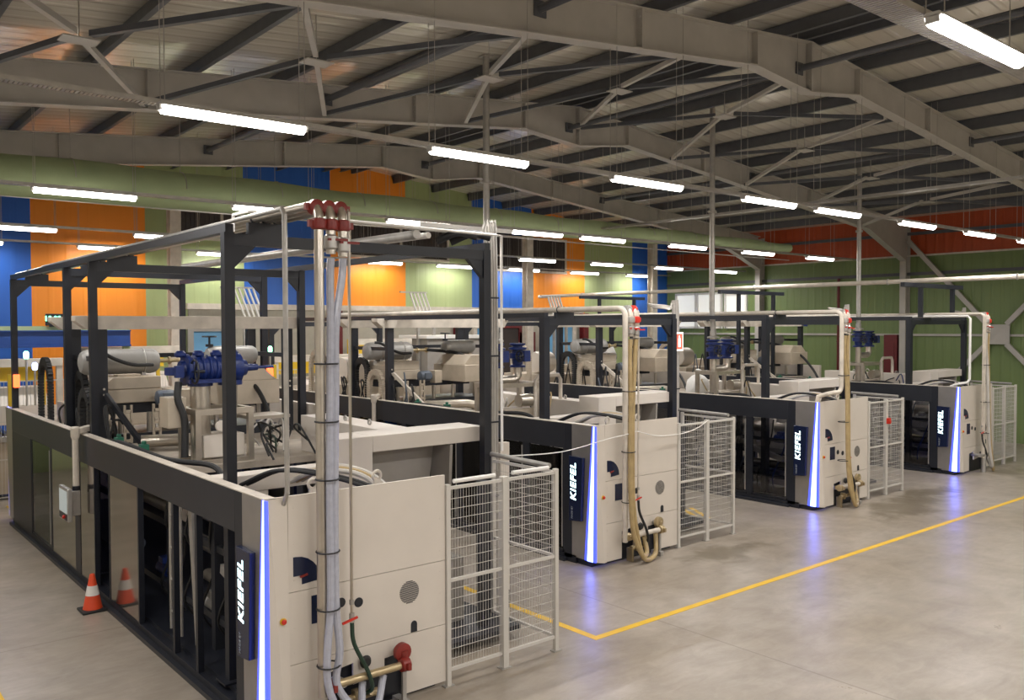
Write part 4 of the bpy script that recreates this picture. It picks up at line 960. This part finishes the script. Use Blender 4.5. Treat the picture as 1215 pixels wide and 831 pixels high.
# ------------------------------------------------------------------ forming stations
def chain(path, wd=0.13, th=0.075, step=0.05):
    b = B(); P = [Vector(p) for p in path]; b.tube(P, 0.026, 8)
    dist = 0.0
    for a, c in zip(P, P[1:]):
        L = (c-a).length; d = (c-a)/L; s = 0
        while s < L - 1e-6:
            q = a + d*s; b.bar(q, q + d*min(step*0.86, L-s), wd, th, upv=(1, 0, 0)); s += step
    return b
def forming(i):
    x, y = MX[i]
    t = thing('forming_station', f'forming station with beige press, grey tank and dark columns on the {NAME[i]}', 'press', (x, y, 1.90), 'forming stations on the machines')
    zt = 1.64
    for yy in (6.12, 7.55):
        for xx in (0.30, 3.10):
            c = obj('column', B().box(xx-0.075, xx+0.075, yy-0.055, yy+0.055, 0.0, zt), 'anth', t, 0.004)
            if yy < 7: obj('column_bolt', B().cyl((xx+0.02, yy-0.06, 0.72), (xx+0.02, yy-0.05, 0.72), 0.016, 8).cyl((xx+0.02, yy-0.06, 0.80), (xx+0.02, yy-0.05, 0.80), 0.016, 8), 'cap', c)
        obj('top_beam', B().prism([(-0.05, zt+0.19), (3.33, zt+0.19), (3.33, zt+0.17), (3.22, zt), (0.10, zt), (-0.05, zt+0.12)], 'Y', yy-0.11, yy+0.11), 'cap', t, 0.004)
    for xx in (0.30, 3.10): obj('side_tie', B().box(xx-0.03, xx+0.03, 6.175, 7.495, 1.18, 1.25), 'anth', t)
    obj('front_tie', B().box(0.375, 3.025, 7.52, 7.58, 1.18, 1.25), 'anth', t)
    obj('diagonal_stay', B().bar((0.34, 6.05, 0.72), (0.60, 5.15, 0.02), 0.05, 0.07), 'anth' if i == 1 else 'cap', t)
    # press head
    hb = B(); hb.box(0.42, 1.22, 6.40, 7.35, 0.56, 0.76); obj('press_head', hb, 'beige', t, 0.012)
    obj('press_cover', B().prism([(0.43, 0.765), (1.21, 0.765), (1.21, 0.94), (0.54, 0.94), (0.43, 0.86)], 'Y', 6.41, 7.34), 'beige', t, 0.01)
    obj('cover_step', B().box(0.62, 0.95, 6.5, 6.72, 0.94, 0.975), 'beige', t, 0.005)
    obj('press_head', B().box(1.85, 2.75, 5.65, 6.8, 0.5, 0.86), 'beige', t, 0.012)
    obj('press_cover', B().prism([(1.87, 0.86), (2.73, 0.86), (2.5, 1.06), (2.05, 1.06)], 'Y', 5.7, 6.75), 'beige', t, 0.01)
    p = obj('drive_motor', B().lathe([(0.05, 0), (0.10, 0.02), (0.11, 0.05), (0.11, 0.24), (0.09, 0.28)], (1.06, 6.20, 0.63), 'X', 18).box(1.14, 1.28, 6.06, 6.12, 0.58, 0.70), 'motor', t)
    obj('switch_box', B().box(1.40, 1.58, 6.1, 6.3, 0.48, 0.74), 'beige', t, 0.006)
    b = B()
    for k, xx in enumerate((0.62, 1.02)):
        b = B()
        for dx in (-0.045, 0.045): b.box(xx+dx-0.014, xx+dx+0.014, 6.0, 6.04, 0.02, 0.56)
        for zz in (0.03, 0.17, 0.31, 0.45): b.box(xx-0.045, xx+0.045, 6.0, 6.04, zz, zz+0.04)
        obj('slotted_bracket', b, 'beige', t)
    obj('die_block', B().box(0.5, 2.9, 6.1, 7.2, 0.0, 0.14).box(0.5, 2.6, 6.5, 7.2, 0.40, 0.55), 'black', t)
    for xx in (0.6, 1.0, 1.5, 2.0, 2.6): obj('guide_rod', B().cyl((xx, 6.3, 0.14), (xx, 6.3, 0.42), 0.04, 12), 'stain', t)
    # tanks
    def tank(x0, x1, yy, zz, r):
        L = x1-x0; return B().lathe([(r*0.3, 0), (r*0.75, 0.03), (r*0.95, 0.08), (r, 0.14), (r, L-0.14), (r*0.95, L-0.08), (r*0.75, L-0.03), (r*0.3, L)], (x0, yy, zz), 'X', 24)
    p = obj('air_tank', tank(0.20, 1.36, 6.95, 1.15, 0.19), 'greytank', t)
    b = B()
    for xx in (0.55, 1.10):
        b = B(); b.torus((xx, 6.95, 1.15), 0.192, 0.012, 'X', 24, 5); b.box(xx-0.03, xx+0.03, 6.85, 7.05, 0.94, 0.985); obj('tank_strap', b, 'galv', p)
    obj('tank_nozzle', B().cyl((1.33, 6.95, 1.15), (1.80, 6.95, 1.15), 0.03, 10).lathe([(0.06, 0), (0.06, 0.03)], (1.5, 6.95, 1.15), 'X', 12).lathe([(0.06, 0), (0.06, 0.04)], (1.74, 6.95, 1.15), 'X', 12), 'brass', p)
    p = obj('air_tank', tank(1.95, 2.80, 6.6, 1.22, 0.15), 'greytank', t)
    obj('tank_saddle', B().box(2.1, 2.18, 6.5, 6.7, 0.8, 1.08).box(2.6, 2.68, 6.5, 6.7, 0.8, 1.08), 'beige', p)
    b = B(); handwheel(b, (2.02, 6.6, 1.52), 0.10); b.cyl((2.02, 6.6, 1.36), (2.02, 6.6, 1.52), 0.016, 8); b.lathe([(0.06, 0), (0.06, 0.04)], (2.02, 6.6, 1.36), 'Z', 12); obj('handwheel', b, 'black', t)
    # hoses and drag chains
    obj('tank_hose', B().tube(smooth([(0.30, 6.7, 1.34), (0.42, 6.65, 1.32), (0.62, 6.6, 1.20), (0.88, 6.6, 1.11), (1.18, 6.68, 1.10)], 6), 0.028, 8), 'rubber', t)
    obj('side_hose', B().tube(smooth([(1.75, 6.9, 1.16), (2.15, 6.3, 1.08), (2.35, 5.7, 0.8), (2.40, 5.3, 0.4), (2.3, 5.0, 0.05)], 6), 0.035, 8), 'rubber', t)
    for k, (yy, hh, ww) in enumerate(((8.95, 0.78, 0.34), (7.25, 0.72, 0.24), (6.45, 0.50, 0.24))):
        xx = 0.17 + 0.14*(k == 1)
        pts = [(xx, yy-ww, 0.02)] + [(xx, q[1], q[2]) for q in arc((xx, yy, hh), ww, 180, 0, 'YZ', 10)] + [(xx, yy+ww, 0.02)]
        obj('drag_chain', chain(pts), 'rubber' if (i == 1 or k == 1) else 'beige', t, label='ribbed drag chain')
    for k in range(9):
        yy = 5.3+0.33*k; xx = random.uniform(0.15, 0.5)
        obj('cable_loop', B().tube(smooth([(xx, yy, 0.02), (xx-0.03, yy+0.1, random.uniform(.3, .8)), (xx+0.15, yy+0.3, random.uniform(.2, .7)), (xx+0.1, yy+0.4, 0.02)], 5), 0.017, 6), random.choice(['rubber', 'rubber', 'motor']), t)
    obj('vacuum_pipe', B().tube([(0.55, 5.2, 0.13), (1.35, 4.95, 0.13), (1.5, 4.9, 0.10), (1.55, 4.9, 0.02)], 0.085, 14), 'stain', t)
    for k, (xx, yy) in enumerate(((0.20, 4.95), (0.24, 4.05))):
        obj('green_fitting', B().box(xx-0.05, xx+0.05, yy-0.05, yy+0.05, 0.0, 0.24).cyl((xx, yy, 0.24), (xx, yy, 0.28), 0.03, 8), 'greenbit', t, 0.006)
    if i == 4:
        b = B(); valve(b, (3.06, 6.1, 2.0-0.28), 0.1); obj('top_valve', b, 'blue', t)
    # small stacked boxes / side equipment further right
    obj('side_cabinet', B().box(2.2, 3.0, 8.2, 9.8, 0.0, 0.55).box(0.6, 1.9, 8.6, 10.2, 0.0, 0.35), 'beige', t, 0.01)
    obj('wrapped_reel', B().lathe([(0.05, 0), (0.28, 0.0), (0.30, 0.05), (0.30, 0.5), (0.28, 0.55), (0.05, 0.55)], (0.9, 9.2, 0.66), 'X', 24), 'white', t)
for i in MX: forming(i)

# amber and green signal lights on the gantries
for (x, y, z, lab, m) in ((MX[1][0]+0.16, MX[1][1]+11.34, 2.46, 'amber signal light on the rear left gantry post of the nearest machine', 'amber'),
                          (MX[1][0]+3.30, MX[1][1]+7.28, 2.62, 'amber signal light on a dark column at the back of the nearest machine', 'amber'),
                          (MX[2][0]+3.42, MX[2][1]+11.3, 2.5, 'green signal light beyond the second machine', 'greenlamp')):
    t = thing('signal_light', lab, 'lamp', (x, y, z), 'small signal lights on the gantries')
    obj('lens', B().box(-0.05, 0.05, -0.10, -0.02, 0.0, 0.24), m, t, 0.012)
    obj('bracket', B().box(-0.02, 0.02, -0.05, 0.04, -0.03, 0.0), 'black', t)
# control panels on swinging arms
def panel_arm(i, ly):
    x, y = MX[i]
    t = thing('control_panel', f'operator screen hanging on a pale swing arm at the side of the {NAME[i]}', 'control panel', (x+0.05, y+ly, 2.105), 'operator panels on swing arms')
    obj('arm', B().bar((0.42, 0.40, 0.09), (-0.12, -0.05, 0.045), 0.10, 0.075).cyl((0.40, 0.38, -0.20), (0.40, 0.38, 0.06), 0.05, 12), 'cap', t, 0.01)
    obj('joint', B().lathe([(0.045, -0.06), (0.06, -0.02), (0.06, 0.09), (0.045, 0.11)], (-0.14, -0.06, 0), 'Z', 16), 'cap', t)
    obj('drop_tube', B().cyl((-0.14, -0.06, -0.72), (-0.14, -0.06, -0.02), 0.042, 14), 'cap', t)
    obj('collar', B().cyl((-0.14, -0.06, -0.80), (-0.14, -0.06, -0.70), 0.05, 14), 'black', t)
    p = obj('screen_case', B().box(-0.30, -0.24, -0.28, 0.20, -1.15, -0.70).box(-0.24, -0.10, -0.12, 0.0, -1.1, -0.76), 'galv', t, 0.01)
    obj('screen', B().box(-0.304, -0.30, -0.25, 0.17, -1.04, -0.74), 'screen', p)
    obj('key_strip', B().box(-0.304, -0.30, -0.25, 0.17, -1.13, -1.05), 'anth', p)
    obj('stop_key', B().lathe([(0.02, 0), (0.026, -0.02), (0.02, -0.03)], (-0.304, -0.14, -1.09), 'X', 12), 'redbright', p)
panel_arm(1, 6.0); panel_arm(2, 6.15)

# ------------------------------------------------------------------ loose things
t = thing('traffic_cone', 'orange traffic cone with a white band beside the nearest machine', 'cone', (MX[1][0]-0.19, MX[1][1]+4.78, 0))
obj('base', B().box(-0.15, 0.15, -0.15, 0.15, 0, 0.03), 'rubber', t, 0.008)
obj('body', B().lathe([(0.115, 0.03), (0.11, 0.05), (0.028, 0.46), (0.02, 0.465)], (0, 0, 0), n=24), 'orange', t)
obj('reflective_band', B().lathe([(0.083, 0.20), (0.059, 0.32), (0.056, 0.32), (0.08, 0.20)], (0, 0, 0), n=24), 'reflect', t)
x2, y2 = MX[2]
pts = [(x2-2.62+0.03, y2-0.95, 2.02), (x2-1.2, y2-0.55, 1.90), (x2+0.0, y2-0.22, 1.93), (x2+0.5, y2-0.21, 1.97), (x2+0.68, y2-0.21, 1.99), (x2+1.3, y2-0.06, 1.86), (x2+1.9, y2-0.04, 1.84), (x2+2.3, y2-0.045, 1.9), (x2+2.58, y2-0.04, 2.0)]
tag(obj('white_cord', B().tube(smooth(pts, 8), 0.007, 6), 'winwhite'), 'thin white cord slung from the nearest fence across the second machine', 'cord')
t = thing('hand_truck', 'small red trolley behind the mesh fence of the second machine', 'trolley', (x2+2.75, y2+1.8, 0))
obj('frame', B().tube([(-0.12, 0, 0.08), (-0.12, 0, 0.8), (-0.06, 0, 0.86), (0.06, 0, 0.86), (0.12, 0, 0.8), (0.12, 0, 0.08)], 0.016, 8).bar((-0.12, 0, 0.4), (0.12, 0, 0.4), 0.02).bar((-0.16, 0.0, 0.015), (0.16, 0.0, 0.015), 0.06, 0.02), 'redbright', t)
for xx in (-0.17, 0.17): obj('wheel', B().lathe([(0.03, -0.02), (0.08, -0.02), (0.09, 0), (0.08, 0.02), (0.03, 0.02)], (xx, 0.03, 0.09), 'X', 18), 'rubber', t)
obj('toe_plate', B().box(-0.14, 0.14, -0.2, 0.0, 0.005, 0.02), 'rubber', t)
for i in (3, 2):
    x, y = MX[i]
    t = thing('wrapped_sack', f'white plastic wrapped sack on the deck of the {NAME[i]}', 'sack', (x-0.0+{3: 0.95, 2: 1.0}[i], y+{3: 3.6, 2: 3.75}[i], 1.9), 'white wrapped sacks')
    obj('sack', B().lathe([(0.22, 0.0), (0.27, 0.08), (0.28, 0.25), (0.24, 0.42), (0.14, 0.52), (0.06, 0.55)], (0, 0, 0), n=16), 'winwhite', t)
    obj('tied_neck', B().lathe([(0.05, 0.54), (0.03, 0.58), (0.07, 0.66), (0.02, 0.68)], (0, 0, 0), n=12), 'winwhite', t)
x4, y4 = MX[3]
t = thing('covered_motor', 'white covered motor drive standing at the rear of the third machine', 'motor', (x4+2.55, y4+6.4+1.9, 2.46))
obj('cover', B().prism([(-0.35, 0), (0.3, 0), (0.35, 0.3), (0.2, 0.5), (-0.25, 0.55), (-0.4, 0.3)], 'X', -0.3, 0.3), 'winwhite', t, 0.05)
obj('motor_body', B().cyl((0.25, 0, 0.22), (0.55, 0, 0.22), 0.14, 16), 'black', t)
